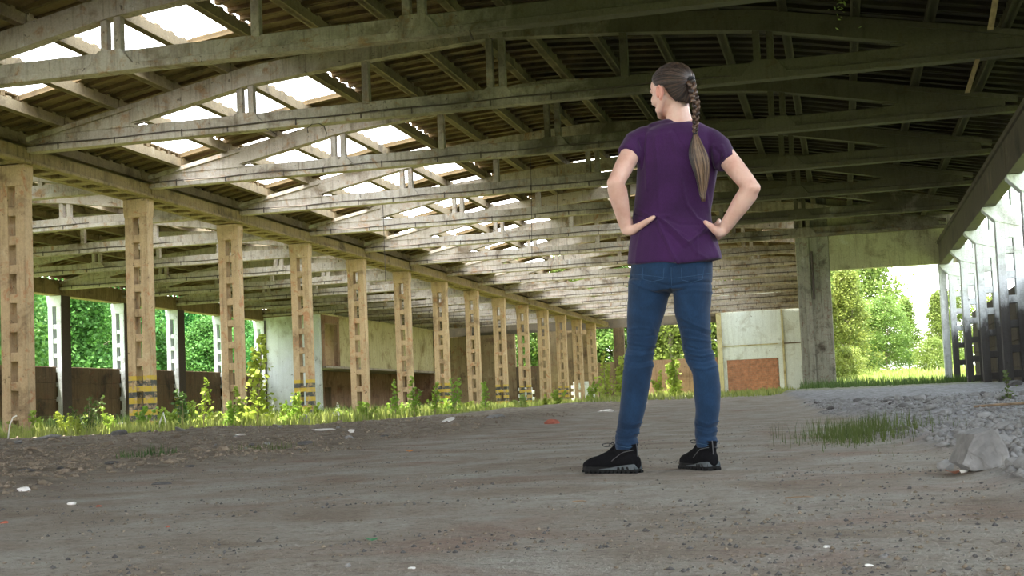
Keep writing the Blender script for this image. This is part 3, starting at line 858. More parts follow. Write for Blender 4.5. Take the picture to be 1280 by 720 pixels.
# tuft right of the person
tx, ty = 0.02, 10.3
c = np.stack([gp(1068,8.6)+rg.normal(0,0.19,1500), rg.normal(8.7,0.7,1500)],1)
grass_obj('grass_tuft', c, 0.015, 0.13, 0.0024, MAT['grass_dark'], 6, 'dark green grass patch on the rubble right of the person', kind='stuff')
c = np.stack([gp(185,9.6)+rg.normal(0,0.10,260), rg.normal(9.6,0.2,260)],1)
grass_obj('grass_tuft', c, 0.02, 0.10, 0.003, MAT['grass_dark'], 7, 'small weed clump in the loose dirt at far left', kind='stuff')
c = np.stack([gp(330,10.6)+rg.normal(0,0.14,200), rg.normal(10.6,0.25,200)],1)
grass_obj('grass_tuft', c, 0.02, 0.10, 0.003, MAT['grass_dark'], 8, 'thin grass clump below the second striped column', kind='stuff')

def weed(name, x, y, h, spread, nst, seed, lsize, mat, label, group=None, cat='plant'):
    """upright leafy weed: several stems, leaves along them as real quads"""
    rg = np.random.default_rng(seed); z0 = gz(x,y)-0.03
    t = tag(link(name, None, None, (x,y,z0)), label, cat, group)
    mb = MB(); cen = []
    for s in range(nst):
        a = rg.random()*6.28; e = np.array([math.cos(a),math.sin(a)])*spread*rg.random()
        hh = h*(0.55+0.45*rg.random()) if s else h
        pts = [(e[0]*u**1.4, e[1]*u**1.4, hh*u) for u in (0,0.3,0.6,0.85,1)]
        mb.tube(pts, [0.012*h,0.010*h,0.007*h,0.005*h,0.003*h], 5)
        nl = int(26+hh*46)
        u = 0.12+0.88*rg.random(nl)
        cc = np.stack([e[0]*u**1.4, e[1]*u**1.4, hh*u],1)
        out = rg.normal(size=(nl,3))*np.array([1,1,0.45])*(0.10*h*(1.15-u))[:,None]+rg.normal(size=(nl,3))*0.02
        cen.append(cc+out)
    v, f = leaf_quads(np.concatenate(cen), None, lsize, rg, 0.75)
    link('stem', mb.mesh('stem', MAT['bark']), t)
    l = link('foliage', npmesh('foliage', v, f, mat), t); l['kind'] = 'stuff'
    return t
Y_, YD = MAT['leaf_young'], MAT['grass_dark']
from mathutils import Vector as V3
for px, Y, h, sp, ns, ls, mt_, lab in [
    (318,28,2.15,0.30,4,0.13,Y_,'tall bright sapling with layered leaves right of the third left column'),
    (300,30,1.0,0.35,3,0.11,Y_,'leafy weed at the foot of the tall sapling'),
    (108,25,0.85,0.42,6,0.07,YD,'dark feathery bush left of the striped column'),
    (95,23.5,0.5,0.22,3,0.08,Y_,'low yellow-green weed at the foot of the dark bush'),
    (250,26,1.15,0.22,2,0.09,Y_,'slim sapling between the striped column and the third column'),
    (226,26,0.9,0.25,2,0.09,YD,'thin darker weed just right of the striped column'),
    (196,25,0.5,0.15,2,0.08,Y_,'small bright weed touching the right side of the striped column'),
    (284,25.5,0.65,0.3,3,0.10,Y_,'spreading weed in front of the third left column'),
    (352,26,0.55,0.3,4,0.10,Y_,'bushy weed before the white partition wall'),
    (366,27,0.75,0.14,2,0.09,Y_,'thin upright weed left of the fourth column'),
    (455,29,0.5,0.3,4,0.10,Y_,'broad weed at the foot of the fifth column'),
    (490,31,0.95,0.16,2,0.09,Y_,'slender pale green sapling right of the fifth column'),
    (513,31,1.0,0.2,3,0.09,Y_,'upright leafy sapling between the fifth and sixth columns'),
    (539,33,0.9,0.18,3,0.09,Y_,'upright sapling just right of the sixth column'),
    (562,34,0.95,0.25,3,0.09,Y_,'leafy sapling under the seventh column'),
    (602,38,0.9,0.2,2,0.10,Y_,'small sapling at the eighth column'),
    (752,52,1.9,0.4,3,0.14,Y_,'tall weed left of the person\'s knees'),
    (772,50,1.7,0.5,4,0.14,Y_,'dense bright bush touching the person\'s left leg in the picture'),
    (838,52,1.5,0.8,6,0.15,Y_,'round bright bush seen between the person\'s legs'),
    (820,53,1.1,0.5,3,0.13,Y_,'smaller bush beside the round one between the legs'),
    (733,50,0.8,0.5,3,0.12,Y_,'low bright bush before the far left columns'),
    (1254,18.5,0.42,0.04,1,0.06,YD,'single thin weed among the right-hand columns'),
    (418,27,0.45,0.02,1,0.04,MAT['stone_white'],'pale dried flower stalk before the dark bay')]:
    if px > 1100: x = gp(px,Y)
    else: x = gp(px,Y)
    weed('sapling' if h > 0.8 else 'weed', x, Y, h, sp, ns, px, ls, mt_, lab, 'plants along the column foot')
rw_ = random.Random(44)
for k in range(26):
    px = 20+k*27+rw_.uniform(-9,9); Y = 24.5+k*0.75+rw_.uniform(-1,2); br = rw_.random() < 0.7
    weed('weed', gp(px,Y), Y, rw_.uniform(0.3,0.7), rw_.uniform(0.25,0.5), rw_.choice([3,4,5]), 300+k, 0.09, Y_ if br else MAT['grass'],
         f'{"pale" if br else "darker"} green weed of the sunlit strip, {ORD[k] if k < 22 else ["twenty-third","twenty-fourth","twenty-fifth","twenty-sixth"][k-22]} low clump from the left edge', 'low weeds of the sunlit strip')
# weeds hanging through holes of the dark roof
for k,(px,py,Y) in enumerate([(886,68,24.6),(956,70,24.6),(1055,62,26.5)]):
    d = _f*F+_r2*(px-640)+_u2*(CY-py); p = d*(Y/d.y)
    rg2 = np.random.default_rng(90+k)
    cen = rg2.normal(size=(70,3))*np.array([0.10,0.10,0.28])+np.array([0,0,-0.1])
    v, f = leaf_quads(cen, None, 0.10, rg2, 0.35)
    z = ztop_n(p.x)+0.2
    o = link('hanging_weed', npmesh('hanging_weed', v, f, MAT['grass']), None, (p.x,p.y,z-0.25))
    tag(o, ['green weed hanging from a roof hole right above the head','weed hanging right of the first one under the dark roof','small weed sprouting on a tie beam at upper right'][k], 'plant', 'weeds in the dark roof')

# broken laths and wires hanging from the roof
def hanger(name, px, py0, py1, Y, r_, mat, label, cat, dx=0.0, flat=False):
    def A(px_, py_):
        d = _f*F+_r2*(px_-640)+_u2*(CY-py_); p = d*(Y/d.y); return Vector((p.x,p.y,p.z+CH))
    a, b = A(px,py0), A(px+dx,py1); m = MB()
    if flat:
        n_ = Vector((1,0,0)); q = [a-n_*r_,a+n_*r_,b+n_*r_,b-n_*r_]
        m.v = [tuple(v) for v in q]+[tuple(v+Vector((0,0.02,0))) for v in q]; m.f = [(0,1,2,3),(7,6,5,4),(0,4,5,1),(1,5,6,2),(2,6,7,3),(3,7,4,0)]; m.m = [0]*6
    else: m.tube([a, a.lerp(b,.5)+Vector((0.01,0,0)), b], r_, 5)
    tag(link(name, m.mesh(name, mat)), label, cat)
hanger('hanging_lath', 1248,-20,37, 22.9, 0.05, MAT['wood'], 'pale broken lath hanging at the top right corner', 'lath', -10, True)
hanger('hanging_lath', 1222,74,116, 28.8, 0.05, MAT['wood'], 'pale broken lath hanging under the second tie beam at right', 'lath', -13, True)
hanger('hanging_wire', 478,248,352, 46.8, 0.012, MAT['iron'], 'thin wire hanging from the fourth truss, left of centre', 'wire', 4)
hanger('hanging_wire', 663,180,330, 40.8, 0.010, MAT['iron'], 'thin wire hanging in the middle of the nave', 'wire', 2)
hanger('hanging_wire', 696,205,340, 46.8, 0.010, MAT['iron'], 'second thin wire right of the middle one', 'wire', 2)
def cable(pts, Y, label):
    P = []
    for px_,py_ in pts:
        d = _f*F+_r2*(px_-640)+_u2*(CY-py_); p = d*(Y/d.y); P.append((p.x,p.y,p.z+CH))
    tag(link('cable', MB().tube(P, 0.014, 5).mesh('cable', MAT['iron'], smooth=True)), label, 'cable')
cable([(385,166),(384,160),(390,155),(398,154),(405,158),(408,166),(407,172)], 28.825, 'black cable looped under the second tie beam at left')
cable([(330,156),(335,162),(346,168)], 28.825, 'short black cable end left of the looped one')
cable([(586,35),(588,42),(592,50),(588,44)], 22.825, 'short black cable hooked on the nearest tie beam')
# ------------------------------------------------------------------ stones and litter
def rock_mesh(name, seed, mat, sub=2, flat=0.6, rough=0.35, cut=True):
    rg = np.random.default_rng(seed)
    bm = bmesh.new(); bmesh.ops.create_icosphere(bm, subdivisions=sub, radius=1)
    planes = [(Vector(rg.normal(size=3)).normalized(), 0.55+0.35*rg.random()) for _ in range(9)]
    off = Vector(rg.normal(size=3)*5)
    for v in bm.verts:
        p = v.co.copy()
        if cut:
            for nrm, d in planes:
                q = p.dot(nrm)
                if q > d: p -= nrm*(q-d)
        p *= 1+rough*0.35*mnoise.noise(p*2.2+off)+rough*0.12*mnoise.noise(p*6+off)
        p.z *= flat; v.co = p
    me = bpy.data.meshes.new(name); bm.to_mesh(me); bm.free(); me.materials.append(mat)
    return me
big = rock_mesh('boulder', 402, MAT['stone'], 4, 1.0, 0.5)
bx_, by_ = gp(1213,4.6), 4.6
# shape it as in the photo: flat-topped slab fragment leaning left
def boulder():
    bm = bmesh.new()
    prof = [(-0.118,0.02),(-0.090,0.085),(-0.062,0.150),(0.03,0.175),(0.062,0.168),(0.118,0.045),(0.125,0.0),(0.05,-0.02),(-0.06,-0.02)]
    mb = MB(); mb.prism(prof, -0.10, 0.12)
    me = mb.mesh('b', MAT['stone']); bm.from_mesh(me)
    bmesh.ops.triangulate(bm, faces=bm.faces[:])
    bmesh.ops.subdivide_edges(bm, edges=bm.edges[:], cuts=5, use_grid_fill=True)
    bmesh.ops.smooth_vert(bm, verts=bm.verts[:], factor=0.25, use_axis_x=True, use_axis_y=True, use_axis_z=True)
    for v in bm.verts:
        p = v.co
        d = mnoise.noise(p*18)*0.016+mnoise.noise(p*50)*0.006
        v.co = p+Vector((d, d*0.7, d*0.5))
        if p.y < 0: v.co.x *= 1.0; v.co.z *= 0.97
    m2 = bpy.data.meshes.new('boulder'); bm.to_mesh(m2); bm.free(); m2.materials.append(MAT['stone']); return m2
tag(link('boulder', boulder(), None, (bx_,by_,gz(bx_,by_)+0.01), (0,0,0.2), (0.64,0.75,0.70)), 'large angular grey stone block on the gravel at right', 'stone')
def on_ground(name, me, px, py, scale, rot, label, cat, group=None, sink=0.3, Yq=None):
    """stand a piece at the ground point that the eye finds there"""
    d = _f*F+_r2*(px-640)+_u2*(CY-py)
    Y = Yq or 3.0
    if Yq is None:
        best = None
        for Yt in np.linspace(2.0, 45, 900):
            z = CH+d.z/d.y*Yt
            if z <= gz(d.x/d.y*Yt, Yt): best = Yt; break
        Y = best or 30
    x = d.x/d.y*Y
    o = link(name, me, None, (x,Y,gz(x,Y)+scale[2]*(0.5-sink)), rot, scale)
    return tag(o, label, cat, group)
rocks = [rock_mesh('stone', 500+k, MAT['stone'], 2, 0.8) for k in range(5)]
rw = [rock_mesh('stone', 520+k, MAT['stone_white'], 2, 0.6) for k in range(3)]
rd = [rock_mesh('stone', 530+k, MAT['stone_dark'], 2, 0.6) for k in range(3)]
clods = [rock_mesh('clod', 550+k, MAT['clod'], 2, 0.7) for k in range(4)]+[rocks[0],rd[0]]
rb_ = [rock_mesh('stone', 540+k, MAT['stone_red'], 2, 0.7) for k in range(2)]
P_ = [ (1183,588,rocks[0],(.035,.03,.035),'fist-sized pale stone at the left foot of the large block','stone'),
 (1205,592,rw[1],(.03,.02,.015),'flat light stone in front of the large block','stone'),
 (1033,687,rw[0],(.009,.008,.006),'small pale pebble near the bottom right','stone'),
 (1112,613-3,rd[0],(.004,.004,.004),'tiny dark pebble on the pale floor just right of the black lump','stone'),
 (1137,611,rd[1],(.008,.008,.015),'small black cone-shaped lump standing on the pale floor','stone'),
 (1086,712,rw[2],(.009,.008,.006),'white pebble at the lower edge right of the centre','stone'),
 (1106,702,rocks[1],(.012,.010,.006),'flat grey pebble next to the white one near the bottom','stone'),
 (515,714,rw[1],(.008,.007,.005),'little pale stone at the bottom centre','stone'),
 (435,710,rocks[2],(.006,.006,.008),'upright grey pebble at the bottom left of centre','stone'),
 (150,544,rd[2],(.22,.14,.10),'black lump on the edge of the sunlit strip at left','debris'),
 (405,538,rw[0],(.20,.10,.03),'flat white sunlit slab piece left of the broken one','slab piece'),
 (439,541,rw[1],(.07,.06,.07),'white sunlit broken piece right of the flat slab','slab piece'),
 (757,515,rw[2],(.20,.12,.07),'bright white stone left of the person\'s leg','stone'),
 (690,530,rb_[0],(.12,.10,.08),'dark red brick lump in the rubble','brick lump'),
 (378,517,rocks[3],(.22,.2,.26),'pale pointed stone at the foot of the fourth column','stone'),
 (30,614,rw[0],(.035,.03,.022),'cream stone half sunk in the dirt at left','stone'),
 (90,632,rw[2],(.022,.02,.014),'pale flat stone in the dirt at lower left','stone'),
 (124,634,rb_[1],(.014,.012,.008),'small red brick chip at lower left','brick chip'),
 (210,659,rb_[0],(.006,.006,.005),'tiny bright red chip on the floor at lower left','brick chip'),
 (5,655,rb_[1],(.014,.012,.009),'red brick chip at the left edge','brick chip'),
 (200,606,rd[0],(.07,.02,.018),'dark stick-like lump on the left dirt','debris'),
 (75,587,rd[1],(.05,.03,.02),'dark clod at left','clod'),
 (35,590,rd[2],(.06,.03,.02),'wide dark clod at the left edge','clod'),
 (140,580,rd[0],(.09,.05,.022),'long dark clod in the middle of the left dirt','clod'),
 (238,584,rd[1],(.04,.03,.022),'dark clod below the grass clump','clod'),
 (380,556,rd[1],(.10,.06,.045),'brown lump in the dirt below the white slab','clod'),
 (1270,482,rd[0],(.3,.2,.18),'dark heap of debris among the right columns','debris'),
 (1150,500,rocks[4],(.12,.10,.09),'grey stone on the bank left of the right columns','stone'),
 (1110,503,rd[2],(.16,.10,.06),'brown flat lump on the gravel before the doorway','stone')]
for k,(px,py,me,s,lab,cat) in enumerate(P_):
    on_ground('stone' if cat == 'stone' else cat.replace(' ','_'), me, px, py, s, (0,0,k*1.3), lab, cat)
leafm = MB(); leafm.v = [(-1,0,0),(0,-0.6,0.25),(1,0,0.1),(0,0.6,0.3)]; leafm.f = [(0,1,2,3)]; leafm.m = [0]
def litter(px, py, s, col, lab, cat):
    m = MB(); n_ = 8
    for a in range(n_):
        t_ = 2*math.pi*a/n_; m.v.append((math.cos(t_),0.55*math.sin(t_)*(1-0.3*math.cos(t_)),0.18*math.cos(2*t_)+0.2)); 
    m.v.append((0,0,0.05)); m.f = [(a,(a+1)%n_,n_) for a in range(n_)]; m.m = [0]*n_
    mt2 = simple(cat.replace(' ','_')+'_colour', col, 0.7, 0.2, 30, 0)
    on_ground(cat.replace(' ','_'), m.mesh(cat, mt2), px, py, (s,s,s), (0.2,0.1,0.6), lab, cat, sink=0.35)
slabs_ = [(150,531,.3),(168,534,.25),(225,539,.16),(300,545,.12),(60,548,.2),(560,527,.18),(618,522,.2)]
for k,(px_,py_,s_) in enumerate(slabs_):
    on_ground('slab_piece', rw[k%3] if k%2 else rocks[k%5], px_, py_, (s_,s_*.6,s_*.22), (0.1,0.15*(k%3),k*0.9), f'broken concrete slab piece in the sunlit weeds, {ORD[k]} from the left', 'slab piece', 'broken slab pieces in the weeds')
litter(511,565,0.035,(0.55,0.20,0.03),'orange and brown dry leaf on the floor near the centre','dry leaf')
litter(464,678,0.016,(0.05,0.20,0.08),'small green leaf scrap on the lower floor','leaf scrap')
litter(1190,593,0.03,(0.45,0.18,0.10),'orange wood splinter before the large stone','splinter')
def stick(px,py,L,rad,rz,label):
    mb = MB(); mb.tube([(-L/2,0,0),(-L/6,0.01*L,rad*0.6),(L/5,-0.02*L,rad),(L/2,0,0)],[rad,rad*1.1,rad,rad*0.5],6)
    on_ground('stick', mb.mesh('stick', MAT['wood']), px, py, (1,1,1), (0,0,rz), label, 'stick', sink=0.48)
stick(1000,633,0.075,0.0018,0.1,'thin twig lying on the pale floor at right')
stick(725,636,0.04,0.0018,0.0,'short twig on the floor below the left shoe')
stick(1262,509,0.7,0.012,0.25,'thin dark rod lying on the gravel at the right edge')
# bent pale reeds near the left columns
def reed(px, Y, pts, label):
    x = gp(px,Y); mb = MB(); mb.tube([(a,0,b) for a,b in pts], 0.014, 5)
    tag(link('bent_reed', mb.mesh('bent_reed', MAT['stone_white'], smooth=True), None, (x,Y,gz(x,Y))), label, 'reed', 'bent pale reeds')
reed(7, 22, [(0,0),(0.05,0.3),(0.12,0.44),(0.2,0.47)], 'pale bent reed before the leftmost column')
reed(204, 24, [(-0.2,0.0),(-0.12,0.25),(-0.05,0.42),(0.0,0.2),(0.03,0.0)], 'folded pale reed right of the striped column')
# individual stones of the rubble bed
r = random.Random(77); cnt = 0
for k in range(2600):
    if cnt >= 290: break
    Y = 3.2+r.random()**1.5*22; x = r.uniform(-1.6, 0.5+0.24*Y)
    if float(masks(x,Y)[0]) < 0.6: continue
    if (x-bx_)**2+(Y-by_)**2 < 0.05: continue
    s = r.choice([0.012,0.016,0.02,0.028,0.04])*(1+0.06*Y)
    me = r.choice(rocks+[rd[0]]+[rocks[0]]*2)
    o = link('rubble_stone', me, None, (x,Y,gz(x,Y)+s*0.25), (r.uniform(-.4,.4),r.uniform(-.4,.4),r.random()*6.28), (s*r.uniform(.8,1.5),s,s*r.uniform(.6,1)))
    tag(o, 'loose broken stone in the grey rubble bed along the right side', 'stone', 'stones of the right rubble bed'); cnt += 1
cnt = 0
for k in range(3000):
    if cnt >= 200: break
    Y = 5+r.random()**1.3*16; x = -2.5-r.random()*0.75*Y
    if float(masks(x,Y)[1]) < 0.7: continue
    s = r.choice([0.012,0.018,0.024,0.034])*(1+0.05*Y)
    me = r.choice(clods)
    o = link('dirt_clod', me, None, (x,Y,gz(x,Y)+s*0.2), (r.uniform(-.4,.4),r.uniform(-.4,.4),r.random()*6.28), (s*r.uniform(.8,1.6),s,s*r.uniform(.5,.9)))
    tag(o, 'stone or clod lying in the loose dirt on the left half of the floor', 'stone', 'clods of the left dirt'); cnt += 1
# gravel too small to count
def gravel(name, xy, s0, s1, mat, label, seed):
    rg = np.random.default_rng(seed); n = len(xy)
    base = np.array([[1,0,0],[0,1,0],[-1,0,0],[0,-1,0],[0,0,1],[0,0,-1]],float)
    tri = np.array([[0,1,4],[1,2,4],[2,3,4],[3,0,4],[1,0,5],[2,1,5],[3,2,5],[0,3,5]])
    s = (s0+(s1-s0)*rg.random(n)**3)[:,None,None]
    v = base[None]*s*(0.6+0.8*rg.random((n,6,1)))
    a = rg.random(n)*6.28; ca, sa = np.cos(a)[:,None], np.sin(a)[:,None]
    v = np.stack([v[...,0]*ca-v[...,1]*sa, v[...,0]*sa+v[...,1]*ca, v[...,2]*0.7],-1)
    v[...,0] += xy[:,0:1]; v[...,1] += xy[:,1:2]; v[...,2] += (ground(xy[:,0],xy[:,1])+s[:,0,0]*0.25)[:,None]
    f = (tri[None]+6*np.arange(n)[:,None,None]).reshape(-1,3)
    return tag(link(name, npmesh(name, v.reshape(-1,3), f, mat)), label, 'gravel', kind='stuff')
rg = np.random.default_rng(55)
def fan(n, y0, y1, l, r_, pw=1.0):
    Y = y0+(y1-y0)*rg.random(n)**pw; return np.stack([Y*rg.uniform(l,r_,n),Y],1)
c = fan(26000,1.8,14,-0.75,0.2,1.4)
cl = fbm(c[:,0]*1.5,c[:,1]*3,61)+0.5
c = c[cl > 0.42+0.2*rg.random(len(c))]
gravel('fine_gravel', c[:len(c)//2], 0.0012, 0.007, MAT['stone_dark'], 'fine dark grit scattered over the packed floor', 56)
gravel('fine_gravel', c[len(c)//2:], 0.0012, 0.007, MAT['clod'], 'fine grey grit scattered over the packed floor', 57)
c = fan(30000,2.8,26,-0.12,0.27,1.3); c = c[(masks(c[:,0],c[:,1])[0] > 0.3+0.5*rg.random(len(c)))&(c[:,0]<4.4)]
gravel('coarse_gravel', c, 0.006, 0.032, MAT['stone'], 'coarse grey gravel of the rubble bed on the right', 58)
c = fan(20000,4,26,-0.8,-0.2,1.2); c = c[masks(c[:,0],c[:,1])[1] > 0.3+0.6*rg.random(len(c))]
gravel('coarse_gravel', c, 0.005, 0.026, MAT['clod'], 'small stones mixed in the loose dirt on the left', 59)
# ------------------------------------------------------------------ the person
def at(px, py, Y):
    d = _f*F+_r2*(px-640)+_u2*(CY-py); p = d*(Y/d.y); return Vector((p.x, p.y, p.z+CH))
def skin_mat():
    m, nt, b = new_mat('skin')
    v = pos_vec(nt)
    n = noise_tex(nt, v, 14, 5, 0.6)
    c = ramp(nt, [(0.3,(0.60,0.33,0.25)),(0.6,(0.72,0.47,0.37)),(0.8,(0.78,0.54,0.45))], n).outputs[0]
    nt.links.new(c, b.inputs['Base Color']); b.inputs['Roughness'].default_value = 0.5
    b.inputs['Subsurface Weight'].default_value = 0.12
    b.inputs['Subsurface Radius'].default_value = (0.02,0.008,0.004)
    bump(nt, b, noise_tex(nt, v, 90, 3, 0.5), 0.08, 0.003)
    return m
def cloth_mat(name, lo, hi, sc, weave, wear=None, rough=0.85):
    m, nt, b = new_mat(name)
    v = pos_vec(nt)
    n = noise_tex(nt, v, sc, 6, 0.6, 0.4)
    c = ramp(nt, [(0.35,lo),(0.68,hi)], n).outputs[0]
    w_ = noise_tex(nt, pos_vec(nt,(1,1,0.25)), weave, 2, 0.5)
    c = mixc(nt, 0.35, c, ramp(nt, [(0.35,(0.55,0.55,0.55)),(0.65,(1.25,1.25,1.25))], w_).outputs[0], 'MULTIPLY')
    nt.links.new(c, b.inputs['Base Color']); b.inputs['Roughness'].default_value = rough
    b.inputs['Specular IOR Level'].default_value = 0.25
    b.inputs['Sheen Weight'].default_value = 0.15
    bump(nt, b, w_, 0.15, 0.002)
    return m
M_SKIN = skin_mat()
M_SHIRT = cloth_mat('purple_jersey', (0.027,0.006,0.038), (0.050,0.011,0.070), 5, 500)
M_JEANS = cloth_mat('blue_denim', (0.0045,0.020,0.050), (0.013,0.045,0.105), 7, 420)
M_SEAM = simple('denim_seam', (0.030,0.075,0.14), 0.8, 0.2, 60, 0)
M_SHOE = simple('black_suede', (0.006,0.006,0.007), 0.95, 0.4, 60, 0.3, spec=0.12)
M_SOLE = simple('grey_midsole', (0.075,0.088,0.095), 0.7, 0.2, 40, 0.1)
M_RUB = simple('black_rubber', (0.010,0.010,0.010), 0.8, 0.2, 40, 0.1, spec=0.2)
M_LACE = simple('lace', (0.03,0.03,0.03), 0.8, 0.2, 80, 0)
M_TRIM = simple('grey_piping', (0.09,0.09,0.095), 0.6, 0.1, 40, 0)
M_H1 = simple('dark_hair', (0.022,0.013,0.009), 0.42, 0.5, 40, 0.0)
M_H2 = simple('brown_hair', (0.075,0.042,0.026), 0.40, 0.4, 40, 0.0)
M_H3 = simple('fair_hair', (0.20,0.125,0.07), 0.42, 0.3, 40, 0.0)
M_TIE = simple('hair_tie', (0.008,0.008,0.010), 0.8, 0.2, 40, 0.0)

class Solid:
    """closed lofts joined and fused into one skin by a voxel remesh"""
    def __init__(s): s.v = []; s.f = []
    def loft(s, rings, seg=20, cap=0.55):
        """rings: (centre, half axis a, half axis b)"""
        R_ = [(Vector(c),Vector(a),Vector(b)) for c,a,b in rings]
        d0 = (R_[0][0]-R_[1][0]).normalized(); d1 = (R_[-1][0]-R_[-2][0]).normalized()
        c0, c1 = cap if isinstance(cap,tuple) else (cap,cap)
        k0 = min(R_[0][1].length,R_[0][2].length)*c0; k1 = min(R_[-1][1].length,R_[-1][2].length)*c1
        ext = [(R_[0][0]+d0*k0, R_[0][1]*0.45, R_[0][2]*0.45),(R_[0][0]+d0*k0*0.6, R_[0][1]*0.8, R_[0][2]*0.8)]+R_+\
              [(R_[-1][0]+d1*k1*0.6, R_[-1][1]*0.8, R_[-1][2]*0.8),(R_[-1][0]+d1*k1, R_[-1][1]*0.45, R_[-1][2]*0.45)]
        n = len(s.v)
        for c,a,b in ext:
            for k in range(seg):
                t = 2*math.pi*k/seg; s.v.append(tuple(c+a*math.cos(t)+b*math.sin(t)))
        for i in range(len(ext)-1):
            for k in range(seg):
                k2 = (k+1)%seg; s.f.append((n+i*seg+k,n+i*seg+k2,n+(i+1)*seg+k2,n+(i+1)*seg+k))
        s.f.append(tuple(n+k for k in range(seg))[::-1]); e = n+(len(ext)-1)*seg; s.f.append(tuple(e+k for k in range(seg)))
    def limb(s, pts, rad, seg=16, squash=None, ref=Vector((1,0,0)), cap=0.9):
        pts = [Vector(p) for p in pts]; rings = []
        for i,p in enumerate(pts):
            d = (pts[min(i+1,len(pts)-1)]-pts[max(i-1,0)]).normalized()
            a = (ref-d*ref.dot(d)).normalized(); b = d.cross(a)
            r_ = rad[i]; ra, rb2 = (r_,r_) if not isinstance(r_,tuple) else r_
            rings.append((p,a*ra,b*rb2))
        s.loft(rings, seg, cap)
    def ball(s, c, r3, M3=None, seg=18):
        c = Vector(c); n = len(s.v); nr = 10
        for i in range(1,nr):
            th = math.pi*i/nr
            for k in range(seg):
                t = 2*math.pi*k/seg
                p = Vector((r3[0]*math.sin(th)*math.cos(t), r3[1]*math.sin(th)*math.sin(t), r3[2]*math.cos(th)))
                if M3: p = M3@p
                s.v.append(tuple(c+p))
        for i in range(nr-2):
            for k in range(seg):
                k2 = (k+1)%seg; s.f.append((n+i*seg+k,n+(i+1)*seg+k,n+(i+1)*seg+k2,n+i*seg+k2))
        s.f.append(tuple(n+k for k in range(seg))); e = n+(nr-2)*seg; s.f.append(tuple(e+k for k in range(seg))[::-1])
    def fuse(s, name, voxel, mat, smooth_it=4, fn=None, post_smooth=0):
        me = bpy.data.meshes.new(name); me.from_pydata(s.v, [], s.f)
        bm = bmesh.new(); bm.from_mesh(me); bmesh.ops.recalc_face_normals(bm, faces=bm.faces[:]); bm.to_mesh(me); bm.free()
        o = bpy.data.objects.new('tmp_'+name, me); COL.objects.link(o)
        md = o.modifiers.new('r','REMESH'); md.mode = 'VOXEL'; md.voxel_size = voxel; md.use_smooth_shade = True
        if smooth_it:
            m2 = o.modifiers.new('s','SMOOTH'); m2.factor = 0.5; m2.iterations = smooth_it
        dg = bpy.context.evaluated_depsgraph_get(); ev = o.evaluated_get(dg)
        out = bpy.data.meshes.new_from_object(ev, depsgraph=dg)
        bpy.data.objects.remove(o, do_unlink=True)
        out.name = name; out.materials.clear(); out.materials.append(mat)
        if fn:
            n = len(out.vertices); co = np.empty(n*3,np.float32); no = np.empty(n*3,np.float32)
            out.vertices.foreach_get('co', co); out.vertex_normals.foreach_get('vector', no)
            co = fn(co.reshape(-1,3).astype(float), no.reshape(-1,3).astype(float))
            out.vertices.foreach_set('co', co.astype(np.float32).ravel())
        out.polygons.foreach_set('use_smooth', [True]*len(out.polygons)); out.update()
        return out
def hring(pxl, pxr, py, Y, d, k=1.0, dz=0.0):
    a, b = at(pxl,py,Y), at(pxr,py,Y); c = (a+b)/2; h = (b-a)/2*k
    h.z = 0; c.z += dz
    return (c, h, Vector((0,d*k,0)))

# ---- body (skin), one continuous figure
S = Solid()
YB = 5.40
tor = [(160,812,880,.050),(168,800,893,.066),(182,799,898,.082),(205,801,896,.088),(232,799,892,.084),(258,797,887,.078),(275,796,886,.080),(300,793,889,.092),(325,790,890,.100),(338,793,885,.098)]
S.loft([hring(l,r_,py,YB,d,0.90) for py,l,r_,d in tor], 24)
legL = [(352,789,839,5.400,.082),(389,785,831,5.395,.077),(410,785,824,5.39,.068),(435,784,819,5.385,.058),(453,781,816,5.385,.054),(484,778,811,5.385,.054),(524,775,801,5.38,.044),(545,774,796,5.375,.034),(572,776,795,5.37,.034)]
legR = [(352,841,889,5.400,.082),(389,844,887,5.40,.077),(414,850,887,5.41,.068),(435,854,889,5.42,.058),(452,860,895,5.43,.054),(480,866,900,5.44,.054),(513,870,899,5.445,.046),(540,872,894,5.45,.034),(568,873,892,5.45,.034)]
for L in (legL, legR): S.loft([hring(l,r_,py,Y,d,0.86) for py,l,r_,Y,d in L], 18)
# neck
S.limb([at(851,166,5.41), at(850,154,5.41), at(847,140,5.41), at(845,125,5.41)], [.062,.052,.050,.050])
S.limb([at(815,171,5.41), at(835,161,5.41), at(866,161,5.41), at(882,173,5.41)], [.024,.036,.036,.024], ref=Vector((0,1,0)))
# arms
shL, elL, wrL = at(796,177,5.385), at(769.5,229,5.27), at(783,287,5.365)
shR, elR, wrR = at(897,183,5.385), at(939.5,235,5.29), at(903,289,5.365)
def arm(sh, el, wr, s):
    mid = lambda a,b,t: a.lerp(b,t)
    S.limb([sh+(el-sh)*-0.05, mid(sh,el,.25), mid(sh,el,.55), mid(sh,el,.85), el, el+(wr-el)*0.12+Vector((0,0.004,0)), mid(el,wr,.35), mid(el,wr,.7), mid(el,wr,.93), wr],
           [.038,.0415,.0395,.036,.0365,.040,.038,.030,.0255,(.022,.026)], 18)
    S.ball(el+(el-(sh+wr)/2).normalized()*0.012, (.026,.026,.026))
arm(shL, elL, wrL, -1); arm(shR, elR, wrR, 1)
